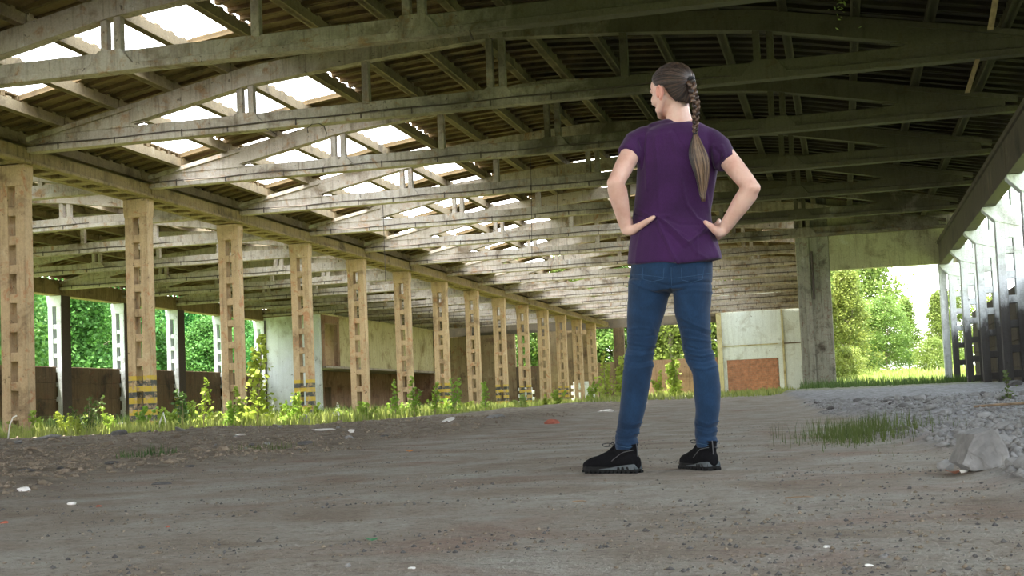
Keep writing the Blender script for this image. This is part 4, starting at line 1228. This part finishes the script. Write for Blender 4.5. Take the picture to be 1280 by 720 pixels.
# hands: palm on the hip, four fingers forward round the waist, thumb behind
def hand(wr, s, thumb):
    hipx = wr.x
    inn = -s                                  # towards the body
    k0 = wr+Vector((inn*0.022, 0.030, 0.008))
    kn = wr+Vector((inn*0.018, 0.088, 0.020))
    S.limb([wr+Vector((0,-0.004,0.002)), k0, kn], [(.022,.026),(.040,.016),(.040,.013)], 16, ref=Vector((0,0,1)))
    for j,(dz,ln) in enumerate([(0.032,0.068),(0.011,0.076),(-0.011,0.070),(-0.031,0.056)]):
        b0 = kn+Vector((0,-0.006,dz)); 
        p1 = b0+Vector((inn*0.006, ln*0.50, -0.002)); p2 = p1+Vector((inn*ln*0.22, ln*0.28, -0.004)); p3 = p2+Vector((inn*ln*0.30, ln*0.12, -0.004))
        S.limb([b0-Vector((0,0.02,0)), b0, p1, p2, p3], [.0100,.0098,.0090,.0082,.0068], 10, ref=Vector((0,0,1)))
    tp = [wr+Vector((0,-0.006,0.0))]+thumb
    S.limb(tp, [.024,.0215,.0160,.0125,.0092], 12, ref=Vector((0,0,1)))
hand(wrL, -1, [at(790,288,5.345), at(799,283,5.315), at(808.5,277,5.300), at(817,271.5,5.297)])
hand(wrR, 1, [at(898,290,5.345), at(893,287,5.325), at(887.5,282,5.31), at(881.5,277.5,5.303)])
# head in its own frame: +y' is where the face looks
HC = at(839.5,113,5.40); PHI = math.radians(52)
HM = Matrix.Rotation(PHI,3,'Z')@Matrix.Rotation(math.radians(-3),3,'X')
def hp(x,y,z): return HC+HM@Vector((x,y,z))
S.ball(hp(0,-0.008,0.022), (.071,.092,.080), HM)
S.ball(hp(0,0.022,-0.020), (.062,.068,.070), HM)
S.ball(hp(0,0.030,-0.062), (.048,.052,.042), HM)
S.ball(hp(0,0.062,-0.092), (.020,.020,.017), HM)
S.ball(hp(0,0.062,0.030), (.050,.030,.040), HM)
for s in (-1,1):
    S.ball(hp(s*.036,0.058,-0.030), (.022,.022,.024), HM)
    S.limb([hp(s*.058,0.0,-0.040), hp(s*.050,0.030,-0.080), hp(s*.016,0.060,-0.096)], [.016,.015,.014], 10)
    S.limb([hp(s*.012,0.088,0.010), hp(s*.045,0.074,0.010)], [.009,.007], 10)
S.limb([hp(0,0.086,0.008), hp(0,0.098,-0.012), hp(0,0.108,-0.030), hp(0,0.098,-0.038)], [.008,.0095,.0115,.008], 12)
for s in (-1,1): S.ball(hp(s*.012,0.094,-0.033), (.009,.010,.008), HM)
S.limb([hp(-.020,0.080,-0.062), hp(0,0.089,-0.060), hp(.020,0.080,-0.062)], [.005,.0085,.005], 10)
S.limb([hp(-.016,0.080,-0.071), hp(0,0.087,-0.071), hp(.016,0.080,-0.071)], [.005,.008,.005], 10)
person = link('person', S.fuse('person', 0.0046, M_SKIN, 3))
tag(person, 'person seen from behind with hands on hips in purple shirt and blue jeans', 'person')
def child(name, me, parent=person, label=None):
    o = link(name, me, parent)
    if label: o['label'] = label
    return o
M_EAR = simple('flushed_skin', (0.66,0.30,0.22), 0.5, 0.12, 40, 0)
# ears with a folded rim
for s in (-1,1):
    E_ = Solid(); c = (s*.076,-0.012,-0.020)
    pts = []
    for k in range(11):
        a = math.radians(-60+k*30*0.93); pts.append(hp(c[0]+s*0.010, c[1]-math.cos(a)*0.013, c[2]+math.sin(a)*0.026))
    E_.limb(pts, [.0052]*11, 8)
    E_.ball(hp(*c), (.009,.015,.026), HM)
    E_.ball(hp(c[0],c[1]+0.004,c[2]-0.026), (.006,.007,.008), HM)
    child('ear', E_.fuse('ear', 0.0022, M_EAR, 2))
M_EYE = simple('eye_white', (0.75,0.73,0.70), 0.2, 0.05, 30, 0); M_IRIS = simple('iris', (0.10,0.07,0.04), 0.2, 0.2, 30, 0)
for s in (-1,1):
    E_ = Solid(); E_.ball(hp(s*.030,0.067,-0.002), (.012,.012,.0095), HM); e_ = child('eye', E_.fuse('eye', 0.0022, M_EYE, 1))
    E_ = Solid(); E_.ball(hp(s*.030,0.0775,-0.002), (.005,.003,.005), HM); child('iris', E_.fuse('iris', 0.0012, M_IRIS, 1), e_)
mb = MB()
for s in (-1,1): mb.tube([hp(s*.014,0.096,0.016),hp(s*.034,0.086,0.021),hp(s*.052,0.068,0.015)], [.003,.0035,.0015], 6)
child('eyebrows', mb.mesh('eyebrows', M_H1, smooth=True))

# ---- hair: scalp cap, combed strands, braid and loose tail
TIE = hp(0.004,-0.108,0.012)
def ell(v_, grow=1.0):
    lo = max(0.0, -v_.z); hz = 0.088+0.030*lo
    k = 1.0
    rr_ = math.hypot(v_.x, v_.y)
    if lo > 0 and rr_ > 1e-4: k = rr_**0.55/rr_
    return hp(0.078*grow*k*v_.x*(1-0.22*lo), -0.010-0.004*lo+0.100*grow*k*v_.y*(1-0.16*lo), 0.022+hz*grow*v_.z)
def hair_pt(th, ph, grow=1.0):
    return ell(Vector((math.sin(th)*math.cos(ph), math.sin(th)*math.sin(ph), math.cos(th))), grow)
def hair_edge(ph):
    """polar angle at which the hair ends, by direction round the head (ph = pi/2 is the face)"""
    d = math.degrees(math.atan2(math.sin(ph-math.pi/2), math.cos(ph-math.pi/2))); a = abs(d)
    return math.radians(np.interp(a, [0,25,50,72,84,95,108,125,180],[50,54,68,94,98,97,124,142,150]))
bm = bmesh.new(); grid = []
NPH, NTH = 96, 30
topv = bm.verts.new(hair_pt(0,0))
for i in range(NPH):
    ph = 2*math.pi*i/NPH; e = hair_edge(ph); col = []
    for j in range(1,NTH+1):
        th = e*j/NTH; g = 1.0 if j < NTH-1 else (0.985 if j == NTH-1 else 0.93)
        p = hair_pt(th, ph, g)
        nrm = (p-HC).normalized()
        ang = math.sin(ph*24+math.sin(th*3)*2)*0.0007
        col.append(bm.verts.new(p+nrm*ang))
    grid.append(col)
for i in range(NPH):
    a, b = grid[i], grid[(i+1)%NPH]
    bm.faces.new((topv,a[0],b[0]))
    for j in range(NTH-1): bm.faces.new((a[j],a[j+1],b[j+1],b[j]))
bmesh.ops.recalc_face_normals(bm, faces=bm.faces[:])
me = bpy.data.meshes.new('hair'); bm.to_mesh(me); bm.free(); me.materials.append(M_H1)
me.polygons.foreach_set('use_smooth', [True]*len(me.polygons))
hair = child('hair', me)
rh = random.Random(9)
mbs = [MB(), MB(), MB()]
invM = HM.inverted()
tl = invM@(TIE-HC); tdir = Vector((tl.x/0.078,(tl.y+0.010)/0.100,(tl.z-0.022)/0.088)).normalized()
for k in range(620):
    ph = rh.random()*2*math.pi; th = hair_edge(ph)*(0.985 if k%3 else rh.uniform(0.3,0.97))
    s0 = Vector((math.sin(th)*math.cos(ph), math.sin(th)*math.sin(ph), math.cos(th)))
    pts = []; lift = rh.uniform(1.006,1.022)
    for q in range(9):
        t_ = q/8; v_ = s0.lerp(tdir, t_)
        if v_.length < 1e-3: v_ = tdir.copy()
        v_.normalize()
        pts.append(ell(v_, lift))
    mi = 0 if rh.random() < 0.72 else (1 if rh.random() < 0.94 else 2)
    mbs[mi].tube(pts, [.0008]+[rh.uniform(.0014,.0022)]*7+[.0012], 4)
for mb_, mt_, nm in zip(mbs, (M_H1,M_H2,M_H3), ('dark','brown','fair')):
    o = link('combed_strands', mb_.mesh('combed_strands', mt_, smooth=True), hair); o['kind'] = 'stuff'
bpts = [TIE, at(866.5,116,5.285), at(870,128,5.275), at(870,142,5.280), at(869.5,155,5.292), at(869,166,5.288)]
def curve_pt(P, t):
    n_ = len(P)-1; x = min(max(t,0),0.9999)*n_; i = int(x); u = x-i
    p0, p1, p2, p3 = P[max(i-1,0)], P[i], P[i+1], P[min(i+2,n_)]
    return 0.5*((2*p1)+(p2-p0)*u+(2*p0-5*p1+4*p2-p3)*u*u+(3*p1-p0-3*p2+p3)*u**3)
braid_root = bpy.data.objects.new('braid', None); COL.objects.link(braid_root); braid_root.parent = person
for k in range(3):
    pts = []; rad = []
    for q in range(90):
        t_ = q/89; c = curve_pt(bpts, t_); w_ = 1-0.45*t_
        a = 2*math.pi*(t_*3.3+k/3)
        pts.append(c+Vector((0.0125*w_*math.sin(a), 0.0075*w_*math.sin(2*a), 0))); rad.append(.0105*w_*(0.82+0.18*math.cos(a*2+1)))
    m = MB(); m.tube(pts, rad, 10); link('strand', m.mesh('strand', [M_H2,M_H1,M_H2][k], smooth=True), braid_root)
    m = MB()
    for h_ in range(26):
        da = rh.random()*6.28; ro = 0.92+0.1*rh.random()
        m.tube([p+Vector((math.cos(da+i*0.03),math.sin(da+i*0.03)*0.9,0.25*math.sin(da*2)))*rad[i]*ro for i,p in enumerate(pts)][2+h_%3::2], 0.0011, 3)
    o = link('fine_hair', m.mesh('fine_hair', [M_H3,M_H2,M_H3][k], smooth=True), braid_root); o['kind'] = 'stuff'
for nm, c, r0, h_ in (('hair_tie', TIE+Vector((0.002,-0.006,0)), 0.016, 0.012), ('hair_tie', at(869,167,5.288), 0.0085, 0.008)):
    E_ = Solid(); ax = Vector((0.3,-0.6,-0.7)) if r0 > 0.01 else Vector((0,0,-1)); ax.normalize()
    a_ = ax.cross(Vector((1,0,0))).normalized(); b_ = ax.cross(a_)
    E_.loft([(c-ax*h_*0.5,a_*r0,b_*r0),(c,a_*r0*1.12,b_*r0*1.12),(c+ax*h_*0.5,a_*r0,b_*r0)],16,0.2)
    link(nm, E_.fuse(nm, 0.002, M_TIE, 1), braid_root)
tail_sets = [MB(),MB(),MB()]
for k in range(230):
    u = rh.uniform(-1,1); dpt = rh.uniform(0,1); ln = rh.uniform(0.55,1.0) if k%4 else 1.0
    P = [at(869+u*1.5,166,5.285), at(871+u*8,182,5.278), at(874+u*12,197,5.276), at(877+u*10.5,213,5.282), at(878+u*7,229,5.288), at(878+u*4,242,5.292), at(879+u*2,252,5.294)]
    P = [p+Vector((0.0015*math.sin(u*9+i),0.016*(dpt-0.6)*math.sin(math.pi*min(1,i/5)),0)) for i,p in enumerate(P)]
    pts = [curve_pt(P, t_*ln) for t_ in np.linspace(0,1,12)]
    mi = 0 if (u < -0.45 and rh.random() < 0.6) else (1 if rh.random() < 0.62 else 2)
    tail_sets[mi].tube(pts, [.0016]+[.0020]*8+[.0015,.001,.0005], 4)
tail_root = bpy.data.objects.new('ponytail_end', None); COL.objects.link(tail_root); tail_root.parent = person
for mb_, mt_ in zip(tail_sets, (M_H1,M_H2,M_H3)):
    o = link('loose_hair', mb_.mesh('loose_hair', mt_, smooth=True), tail_root); o['kind'] = 'stuff'

# ---- shirt
T = Solid()
sh = [(156.5,816,876,.058),(163,801,887,.072),(172,794,897,.086),(188,795,901,.100),(208,797,898,.106),(232,795.5,894.5,.103),(256,792,891,.094),(268,790.5,889,.088),(278,790,890,.092),(292,788,893,.108),(308,786,898,.120),(322,785,902,.126),(329,784.5,903,.127)]
T.loft([hring(l,r_,py,YB+0.002,d) for py,l,r_,d in sh], 40, 0.05)
# the neckline lies round the neck
T.limb([at(815,160,5.40), at(833,157.5,5.385), at(862,160.5,5.385), at(880,164,5.40)], [.022,.030,.030,.022], ref=Vector((0,1,0)))
def sleeve(a, b, c, r0, r1, r2):
    d = (c-b).normalized()
    T.limb([a, b, b.lerp(c,0.6), c], [r0, r1, (r1+r2)/2, r2], 24, cap=(0.9,0.06))
endL = at(785.5,194,5.345); endR = at(908.5,204.5,5.345)
sleeve(at(806,171,5.395), at(795,178,5.385), endL, .047,.0525,.0485)
sleeve(at(887,173,5.395), at(898,184,5.385), endR, .047,.0525,.0485)
folds = [ # (px,py) polyline, height, width
    ([(820,273),(829,292),(842,317),(853,333)], 0.011,.0055), ([(824,272),(838,283),(852,297),(861,303)], 0.013,.0048),
    ([(884,279),(874,292),(862,303)], .012,.005), ([(852,225),(858,255),(870,272),(882,279)], .0090,.006),
    ([(832,272),(850,280),(872,279)], -.0055,.006), ([(836,290),(850,303),(856,309)], -.0075,.006), ([(870,290),(872,318)], .0035,.005),
    ([(846,288),(860,297),(868,291)], .0045,.004), ([(790,265),(806,272),(820,274)], -.0080,.006), ([(792,258),(812,268),(835,270)], .0045,.005),
    ([(838,165),(846,190),(850,230)], .0035,.007), ([(808,165),(806,195),(808,235)], .0045,.007), ([(818,170),(822,210),(824,262)], .0028,.008),
    ([(868,185),(878,215),(884,262)], .0045,.007), ([(890,180),(893,210),(888,250)], .0040,.007), ([(798,172),(803,190),(800,208)], -.0065,.005),
    ([(893,184),(900,192),(899,208)], -.0065,.005), ([(786,172),(793,186),(796,198)], .0035,.005), ([(902,180),(906,192),(904,206)], .0035,.005),
    ([(862,300),(868,312),(884,322)], .0035,.005), ([(800,290),(796,310),(794,330)], .0030,.008), ([(884,292),(892,308),(898,324)], .0040,.006),
    ([(842,162),(852,180),(864,196)], -.003,.005), ([(826,162),(830,185)], -.0025,.004)]
fl = []
for P, hgt, wd in folds:
    Q = [at(x,y,5.30) for x,y in P]; fl.append((np.array([[q.x,q.z] for q in Q]), hgt, wd))
hemL, hemR = at(784,327,5.4), at(903,323,5.4)
def fold_fn(co, no):
    q = co[:,[0,2]]; disp = np.zeros(len(co))
    for P, hgt, wd in fl:
        dmin = np.full(len(co), 9.0)
        for a, b in zip(P[:-1],P[1:]):
            ab = b-a; t_ = np.clip(((q-a)@ab)/(ab@ab),0,1); dd = np.linalg.norm(q-(a+t_[:,None]*ab),axis=1); dmin = np.minimum(dmin, dd)
        e = np.exp(-(dmin/wd)**2)
        disp += hgt*e
    back = np.clip(-no[:,1]*1.6,0,1)
    soft = fbm(co[:,0]*9, co[:,2]*5, 88, 3)*0.010
    soft *= np.clip((co[:,2]-0.55)*4,0.3,1)
    side = np.clip(1-np.abs(co[:,1]-5.4)/0.03,0,1)*0
    co = co+no*(disp*back+soft*0.7)[:,None]
    # front panel gets its own gentle folds
    front = np.clip(no[:,1],0,1)
    co = co+no*(front*0.006*np.sin(co[:,0]*70+co[:,2]*12))[:,None]
    # hem: wavy, lowest right of the middle
    return co
shirt_me = T.fuse('shirt', 0.0052, M_SHIRT, 4, fold_fn)
# open the hem, the neck and the cuffs, then give the cloth a thickness
def cut(me, planes, keep_all=False):
    bm = bmesh.new(); bm.from_mesh(me)
    for co_, no_, test in planes:
        g = [f for f in bm.faces if test(f.calc_center_median())]
        vs = set(v for f in g for v in f.verts); es = set(e for f in g for e in f.edges)
        bmesh.ops.bisect_plane(bm, geom=list(vs)+list(es)+g, plane_co=co_, plane_no=no_, clear_outer=True)
    bm.to_mesh(me); bm.free()
hc = at(845,329,5.4)
dL = (endL-at(795,178,5.385)).normalized(); dR = (endR-at(898,184,5.385)).normalized()
cut(shirt_me, [(hc, Vector((0.0,0.10,-1)).normalized(), lambda c: c.z < hc.z+0.06)])
if 0: cut(shirt_me, [
               (endL, dL, lambda c: (c-endL).length < 0.09 and c.x < endL.x+0.033), (endR, dR, lambda c: (c-endR).length < 0.09 and c.x > endR.x-0.033)])
# bow the hem
n = len(shirt_me.vertices); co = np.empty(n*3,np.float32); shirt_me.vertices.foreach_get('co', co); co = co.reshape(-1,3)
t_ = np.clip((hc.z+0.10-co[:,2])/0.10,0,1); xn = (co[:,0]-hc.x)/0.19
co[:,2] += t_*(-0.012*np.exp(-((xn-0.25)/0.42)**2)+0.010*np.clip(np.abs(xn)-0.7,0,1)*2)
shirt_me.vertices.foreach_set('co', co.ravel()); shirt_me.update()
shirt = child('shirt', shirt_me)
so = shirt.modifiers.new('cloth','SOLIDIFY'); so.thickness = 0.004; so.offset = -1
def rim(me_src, c, ax, r_, name, dist=0.004):
    pass
# cuff and hem stitching lines
def ring_tube(c, ax, ra, rb2, rad, n=40, ref=Vector((1,0,0))):
    a_ = (ref-ax*ref.dot(ax)).normalized(); b_ = ax.cross(a_)
    pts = [c+a_*ra*math.cos(2*math.pi*k/n)+b_*rb2*math.sin(2*math.pi*k/n) for k in range(n+1)]
    m = MB(); m.tube(pts, rad, 6); return m

# ---- jeans
J = Solid()
pel = [(316,790,889.5,.098),(332,788.5,891,.110),(345,786.5,891,.117),(356,785.5,890.5,.116),(364,785.5,890,.105)]
J.loft([hring(l,r_,py,YB,d) for py,l,r_,d in pel], 32, 0.05)
jl = [(350,785.5,838.5,5.400,.098),(368,785,837,5.398,.094),(389,784,832,5.395,.088),(410,784,825,5.39,.078),(431,784,820,5.388,.067),(447,780.5,817,5.385,.062),(456,779.5,816.5,5.385,.060),(470,778.5,814.5,5.385,.061),(492,776.5,811,5.385,.060),(512,774.5,807,5.382,.055),(529,772,802,5.378,.050),(545,769,798,5.374,.047),(556,769,797,5.37,.046),(562,770,796,5.37,.045)]
jr = [(350,841.5,890.5,5.400,.098),(368,841.5,890,5.400,.094),(389,843,888,5.403,.088),(414,849.5,888,5.41,.076),(435,853,890,5.42,.067),(447,856,894,5.428,.062),(456,859.5,896.5,5.43,.060),(466,865,899,5.435,.060),(482,867,901,5.44,.061),(497,868,901,5.443,.058),(513,869.5,900,5.445,.053),(527,868.5,898,5.447,.048),(540,868,896,5.45,.047),(552,870,896.5,5.45,.046),(559,871,896,5.45,.045)]
for L in (jl, jr): J.loft([hring(l,r_,py,Y,d) for py,l,r_,Y,d in L], 28, 0.05)
jf = []
for P, hgt, wd in [([(786,352),(806,360),(832,366)],.0055,.0045),([(788,345),(812,352),(836,358)],-.0055,.0045),([(842,358),(862,354),(888,352)],-.0060,.004),([(846,366),(868,363),(889,364)],.0035,.005),
    ([(784,412),(800,409),(824,413)],.0045,.0035),([(784,418),(802,421),(820,418)],-.0050,.0035),([(784,428),(803,431),(820,433)],.0050,.0035),([(783,436),(800,439),(819,437)],-.0055,.0032),([(781,444),(800,445),(818,441)],.0060,.0035),([(780,451),(800,454),(817,449)],-.0055,.0032),([(780,459),(798,461),(816,456)],.0040,.004),
    ([(848,396),(866,405),(888,414)],.0040,.004),([(850,410),(868,412),(889,420)],-.0045,.0035),([(853,421),(872,424),(890,427)],.0045,.0035),([(854,432),(872,437),(893,433)],-.0055,.0032),([(855,440),(874,445),(895,441)],.0060,.0035),([(859,449),(876,453),(897,447)],-.0055,.0032),([(864,460),(880,461),(898,455)],.0045,.004),
    ([(772,527),(786,532),(801,528)],.0050,.003),([(771,534),(785,537),(799,535)],-.0060,.003),([(769,540),(784,545),(798,541)],.0060,.003),([(769,548),(783,549),(797,547)],-.0060,.003),([(770,554),(784,557),(797,553)],.0050,.003),
    ([(868,525),(882,531),(898,526)],.0045,.003),([(868,532),(882,536),(897,533)],-.0060,.003),([(868,539),(882,543),(896,539)],.0060,.003),([(869,546),(882,548),(896,546)],-.0060,.003),([(870,552),(882,555),(896,552)],.0050,.003),
    ([(805,335),(803,350),(798,362)],.002,.003),([(870,333),(872,350)],.002,.003),([(839,338),(839,362)],-.006,.0045),([(800,378),(812,400),(818,420)],.0025,.006),([(858,380),(862,402)],.0025,.006)]:
    Q = [at(x,y,5.32) for x,y in P]; jf.append((np.array([[q.x,q.z] for q in Q]), hgt, wd))
def jeans_fn(co, no):
    q = co[:,[0,2]]; disp = np.zeros(len(co))
    for P, hgt, wd in jf:
        dmin = np.full(len(co), 9.0)
        for a, b in zip(P[:-1],P[1:]):
            ab = b-a; t_ = np.clip(((q-a)@ab)/(ab@ab),0,1); dmin = np.minimum(dmin, np.linalg.norm(q-(a+t_[:,None]*ab),axis=1))
        disp += hgt*np.exp(-(dmin/wd)**2)
    wob = fbm(co[:,0]*10+co[:,1]*6, co[:,2]*28+co[:,0]*4, 91, 3)*0.007
    z = co[:,2]; kn = np.exp(-((z-0.46)/0.10)**2)+np.exp(-((z-0.13)/0.07)**2)
    face = np.where(no[:,1] < 0.2, 1.0, 0.6)
    return co+no*(disp*face+wob*(0.25+kn))[:,None]
jeans_me = J.fuse('jeans', 0.0050, M_JEANS, 3, jeans_fn)
jeans = child('jeans', jeans_me)
def surf_tube(P, Y, rad, name, mat, parent):
    """a seam laid on the cloth: points dropped on the back surface of the jeans"""
    from mathutils.bvhtree import BVHTree
    pts = []
    for x, y in P:
        a = at(x,y,4.9); d = (at(x,y,5.6)-a).normalized()
        h_ = bvh.ray_cast(a, d, 1.5)
        if h_[0] is not None: pts.append(h_[0]-d*0.0004)
    if len(pts) > 1:
        m = MB(); m.tube(pts, rad, 5); return link(name, m.mesh(name, mat, smooth=True), parent)
from mathutils.bvhtree import BVHTree
bvh = BVHTree.FromPolygons([v.co.copy() for v in jeans_me.vertices], [tuple(p.vertices) for p in jeans_me.polygons])
def dense(P, n=14):
    out = []
    for a, b in zip(P[:-1],P[1:]):
        for k in range(n): out.append((a[0]+(b[0]-a[0])*k/n, a[1]+(b[1]-a[1])*k/n))
    return out+[P[-1]]
surf_tube(dense([(839,334),(839,346),(839.5,357)]), 0, .0011, 'seam', M_SEAM, jeans)
surf_tube(dense([(803,334),(804,349),(815,352),(829,349),(830,335)]), 0, .0013, 'back_pocket', M_SEAM, jeans)
surf_tube(dense([(852,335),(852,350),(864,353),(878,349),(880,334)]), 0, .0013, 'back_pocket', M_SEAM, jeans)
surf_tube(dense([(787,342),(815,345),(839,348),(865,345),(890,341)]), 0, .0009, 'seam', M_SEAM, jeans)
surf_tube(dense([(836,366),(830,392),(823,412),(816,446),(811,480),(803,520),(797,545)]), 0, .0009, 'seam', M_SEAM, jeans)
surf_tube(dense([(770.5,557),(784,559.5),(796,558)]), 0, .0012, 'hem', M_SEAM, jeans)
surf_tube(dense([(871,554),(884,556.5),(895.5,555)]), 0, .0012, 'hem', M_SEAM, jeans)

# ---- shoes
def shoe(heel, toe, ankle, label=None):
    """heel and toe are floor points of the sole, ankle the point where the leg enters"""
    z0 = min(gz(heel.x,heel.y), gz(toe.x,toe.y))+0.001
    u = Vector((toe.x-heel.x, toe.y-heel.y, 0)); L = u.length; u.normalize(); v = Vector((-u.y,u.x,0)); o = Vector((heel.x,heel.y,z0))
    P = lambda a,b,c: o+u*(a*L)+v*b+Vector((0,0,c))
    root = bpy.data.objects.new('shoe', None); COL.objects.link(root); root.parent = person
    # upper
    U = Solid(); rings = []
    for a,w_,h_,zb in [(0.01,.028,.034,.044),(0.08,.034,.044,.050),(0.22,.037,.050,.054),(0.38,.039,.050,.053),(0.54,.044,.042,.047),(0.70,.047,.033,.040),(0.84,.044,.028,.037),(0.94,.033,.021,.033)]:
        rings.append((P(a,0,zb), v*w_, Vector((0,0,h_))))
    U.loft(rings, 22, 0.7); U.limb([P(0.50,0,.070),P(0.72,0,.055),P(0.90,0,.046)], [(.030,.018),(.034,.016),(.026,.012)], 14, ref=v)
    U.loft([(P(0.20,0,.040),u*.052,v*.036),(P(0.20,0,.075),u*.054,v*.036),(P(0.18,0,.100),u*.050,v*.037),(P(0.17,0,.112),u*.049,v*.038)], 22, 0.2)
    U.limb([P(0.34,0,.108),P(0.46,0,.086),P(0.60,0,.066)], [(.024,.012),(.026,.012),(.022,.010)], 12, ref=v)
    link('upper', U.fuse('upper', 0.0035, M_SHOE, 3), root)
    # sole
    def outline(grow):
        pts = []
        for a,w_ in [(-0.045,.010),(-0.034,.022),(-0.01,.031),(0.07,.037),(0.18,.039),(0.40,.036),(0.60,.045),(0.76,.049),(0.88,.042),(0.97,.027),(1.01,.010)]: pts.append((a,w_+grow))
        return pts
    def slab(name, z1, z2, g1, g2, mat, zt=0.0):
        m = MB(); A = outline(g1); n_ = len(A)
        lo = [P(a,w_,z1+(zt if a > 0.85 else 0)*(a-0.85)*6) for a,w_ in A]+[P(a,-w_,z1+(zt if a > 0.85 else 0)*(a-0.85)*6) for a,w_ in A[::-1]]
        B = outline(g2); hi = [P(a,w_,z2+(zt if a > 0.85 else 0)*(a-0.85)*6) for a,w_ in B]+[P(a,-w_,z2+(zt if a > 0.85 else 0)*(a-0.85)*6) for a,w_ in B[::-1]]
        N_ = len(lo); m.v = [tuple(p) for p in lo+hi]; m.f = [tuple(range(N_))[::-1], tuple(range(N_,2*N_))]+[(i,(i+1)%N_,N_+(i+1)%N_,N_+i) for i in range(N_)]; m.m = [0]*len(m.f)
        link(name, m.mesh(name, mat, 0.0015), root)
    slab('outsole', 0.006, 0.016, 0.001, 0.002, M_RUB, 0.010)
    # grey midsole, thick at the heel and thinning to the toe
    m = MB(); A = [q_ for q_ in outline(0.003) if q_[0] < 0.61]; lo = [P(a,w_,0.014+max(0,a-0.85)*0.06) for a,w_ in A]+[P(a,-w_,0.014+max(0,a-0.85)*0.06) for a,w_ in A[::-1]]
    B = [q_ for q_ in outline(-0.001) if q_[0] < 0.61]; zt = lambda a: 0.036-0.018*max(0,min(1,(a-0.05)/0.5))
    hi = [P(a,w_,zt(a)) for a,w_ in B]+[P(a,-w_,zt(a)) for a,w_ in B[::-1]]; N_ = len(lo)
    m.v = [tuple(p) for p in lo+hi]; m.f = [tuple(range(N_))[::-1], tuple(range(N_,2*N_))]+[(i,(i+1)%N_,N_+(i+1)%N_,N_+i) for i in range(N_)]; m.m = [0 if (i % (N_-1)) else 0 for i in range(len(m.f))]
    link('midsole', m.mesh('midsole', M_SOLE, 0.002), root)
    slab('toe_rand', 0.013, 0.027, 0.0, -0.003, M_RUB, 0.010)
    for s in (-1,1):
        mm = MB()
        A = outline(0.0)
        for k in range(13):
            a = -0.03+k*0.080; w_ = float(np.interp(a,[p[0] for p in A],[p[1] for p in A]))
            c = P(a, s*(w_-0.006), 0); q = u*(0.0065); r_ = v*0.010
            n_ = len(mm.v); up = 0.010*max(0,a-0.85)*6
            for zz_ in (0.0+up,0.010+up):
                for e1,e2 in ((-1,-1),(1,-1),(1,1),(-1,1)): mm.v.append(tuple(c+q*e1+r_*e2+Vector((0,0,zz_))))
            mm.f += [tuple(n_+i for i in qd) for qd in ((3,2,1,0),(4,5,6,7),(0,1,5,4),(1,2,6,5),(2,3,7,6),(3,0,4,7))]; mm.m += [0]*6
            # rubber arches cut into the heel of the midsole
            if k in (0,1,2,3):
                E_ = P(a+0.02, s*(w_+0.0025), 0.020); mm.v += [tuple(E_+u*x_*0.008+Vector((0,0,z_))+v*s*0.0015) for x_,z_ in ((-1,-.006),(1,-.006),(.6,.006),(-.6,.006))]
                n_ = len(mm.v)-4; mm.f.append((n_,n_+1,n_+2,n_+3)); mm.m.append(0)
        o_ = link('tread_lugs', mm.mesh('tread_lugs', M_RUB), root)
    # collar, heel loop, piping, laces
    rt = ring_tube(P(0.175,0,.113), Vector((0,0,1)), .047, .036, .0055, 30, u); link('collar', rt.mesh('collar', M_SHOE, smooth=True), root)
    for s in (-1,1):
        pts = [P(0.01,s*.012,.092),P(0.03,s*.030,.090),P(0.14,s*.0375,.084),P(0.27,s*.0385,.066),P(0.36,s*.040,.050)]
        m = MB(); m.tube([curve_pt(pts,t_) for t_ in np.linspace(0,1,14)], .0016, 5); link('piping', m.mesh('piping', M_TRIM, smooth=True), root)
    m = MB(); m.tube([P(-0.03,0,.050),P(-0.035,0,.075),P(-0.03,0,.100),P(-0.015,0,.118),P(0.01,0,.112)], .0022, 6); link('heel_loop', m.mesh('heel_loop', M_TRIM, smooth=True), root)
    m = MB()
    for k in range(5):
        a = 0.40+k*0.055; zz_ = 0.104-k*0.0095; s = 1 if k%2 else -1
        m.tube([P(a,-s*.020,zz_-.006),P(a+0.02,0,zz_+.004),P(a+0.045,s*.020,zz_-.013)], .0019, 5)
        m.tube([P(a,s*.020,zz_-.006),P(a+0.02,0,zz_+.005),P(a+0.045,-s*.020,zz_-.013)], .0019, 5)
    link('laces', m.mesh('laces', M_LACE, smooth=True), root)
    m = MB()
    for s in (-1,1):
        m.tube([curve_pt([P(0.41,0,.112),P(0.46,s*.016,.122),P(0.56,s*.026,.118),P(0.55,s*.014,.108),P(0.43,0,.110)],t_) for t_ in np.linspace(0,1,14)], .0018, 5)
        m.tube([P(0.41,0,.112),P(0.39,s*.014,.128),P(0.42,s*.022,.118)], .0017, 5)
    link('bow', m.mesh('bow', M_LACE, smooth=True), root)
    return root
def floor_at(px, py, zg):
    d = _f*F+_r2*(px-640)+_u2*(CY-py); t_ = (zg-CH)/d.z; return Vector((d.x*t_, d.y*t_, zg))
ankL = at(783,560,5.37); ankR = at(883.5,557,5.45)
def place_shoe(ank, ang, L=0.262):
    u = Vector((-math.cos(ang), math.sin(ang), 0)); heel = Vector((ank.x,ank.y,0))-u*(0.175*L)
    return shoe(heel, heel+u*L, ank)
place_shoe(ankL, math.radians(27)); place_shoe(ankR, math.radians(58))
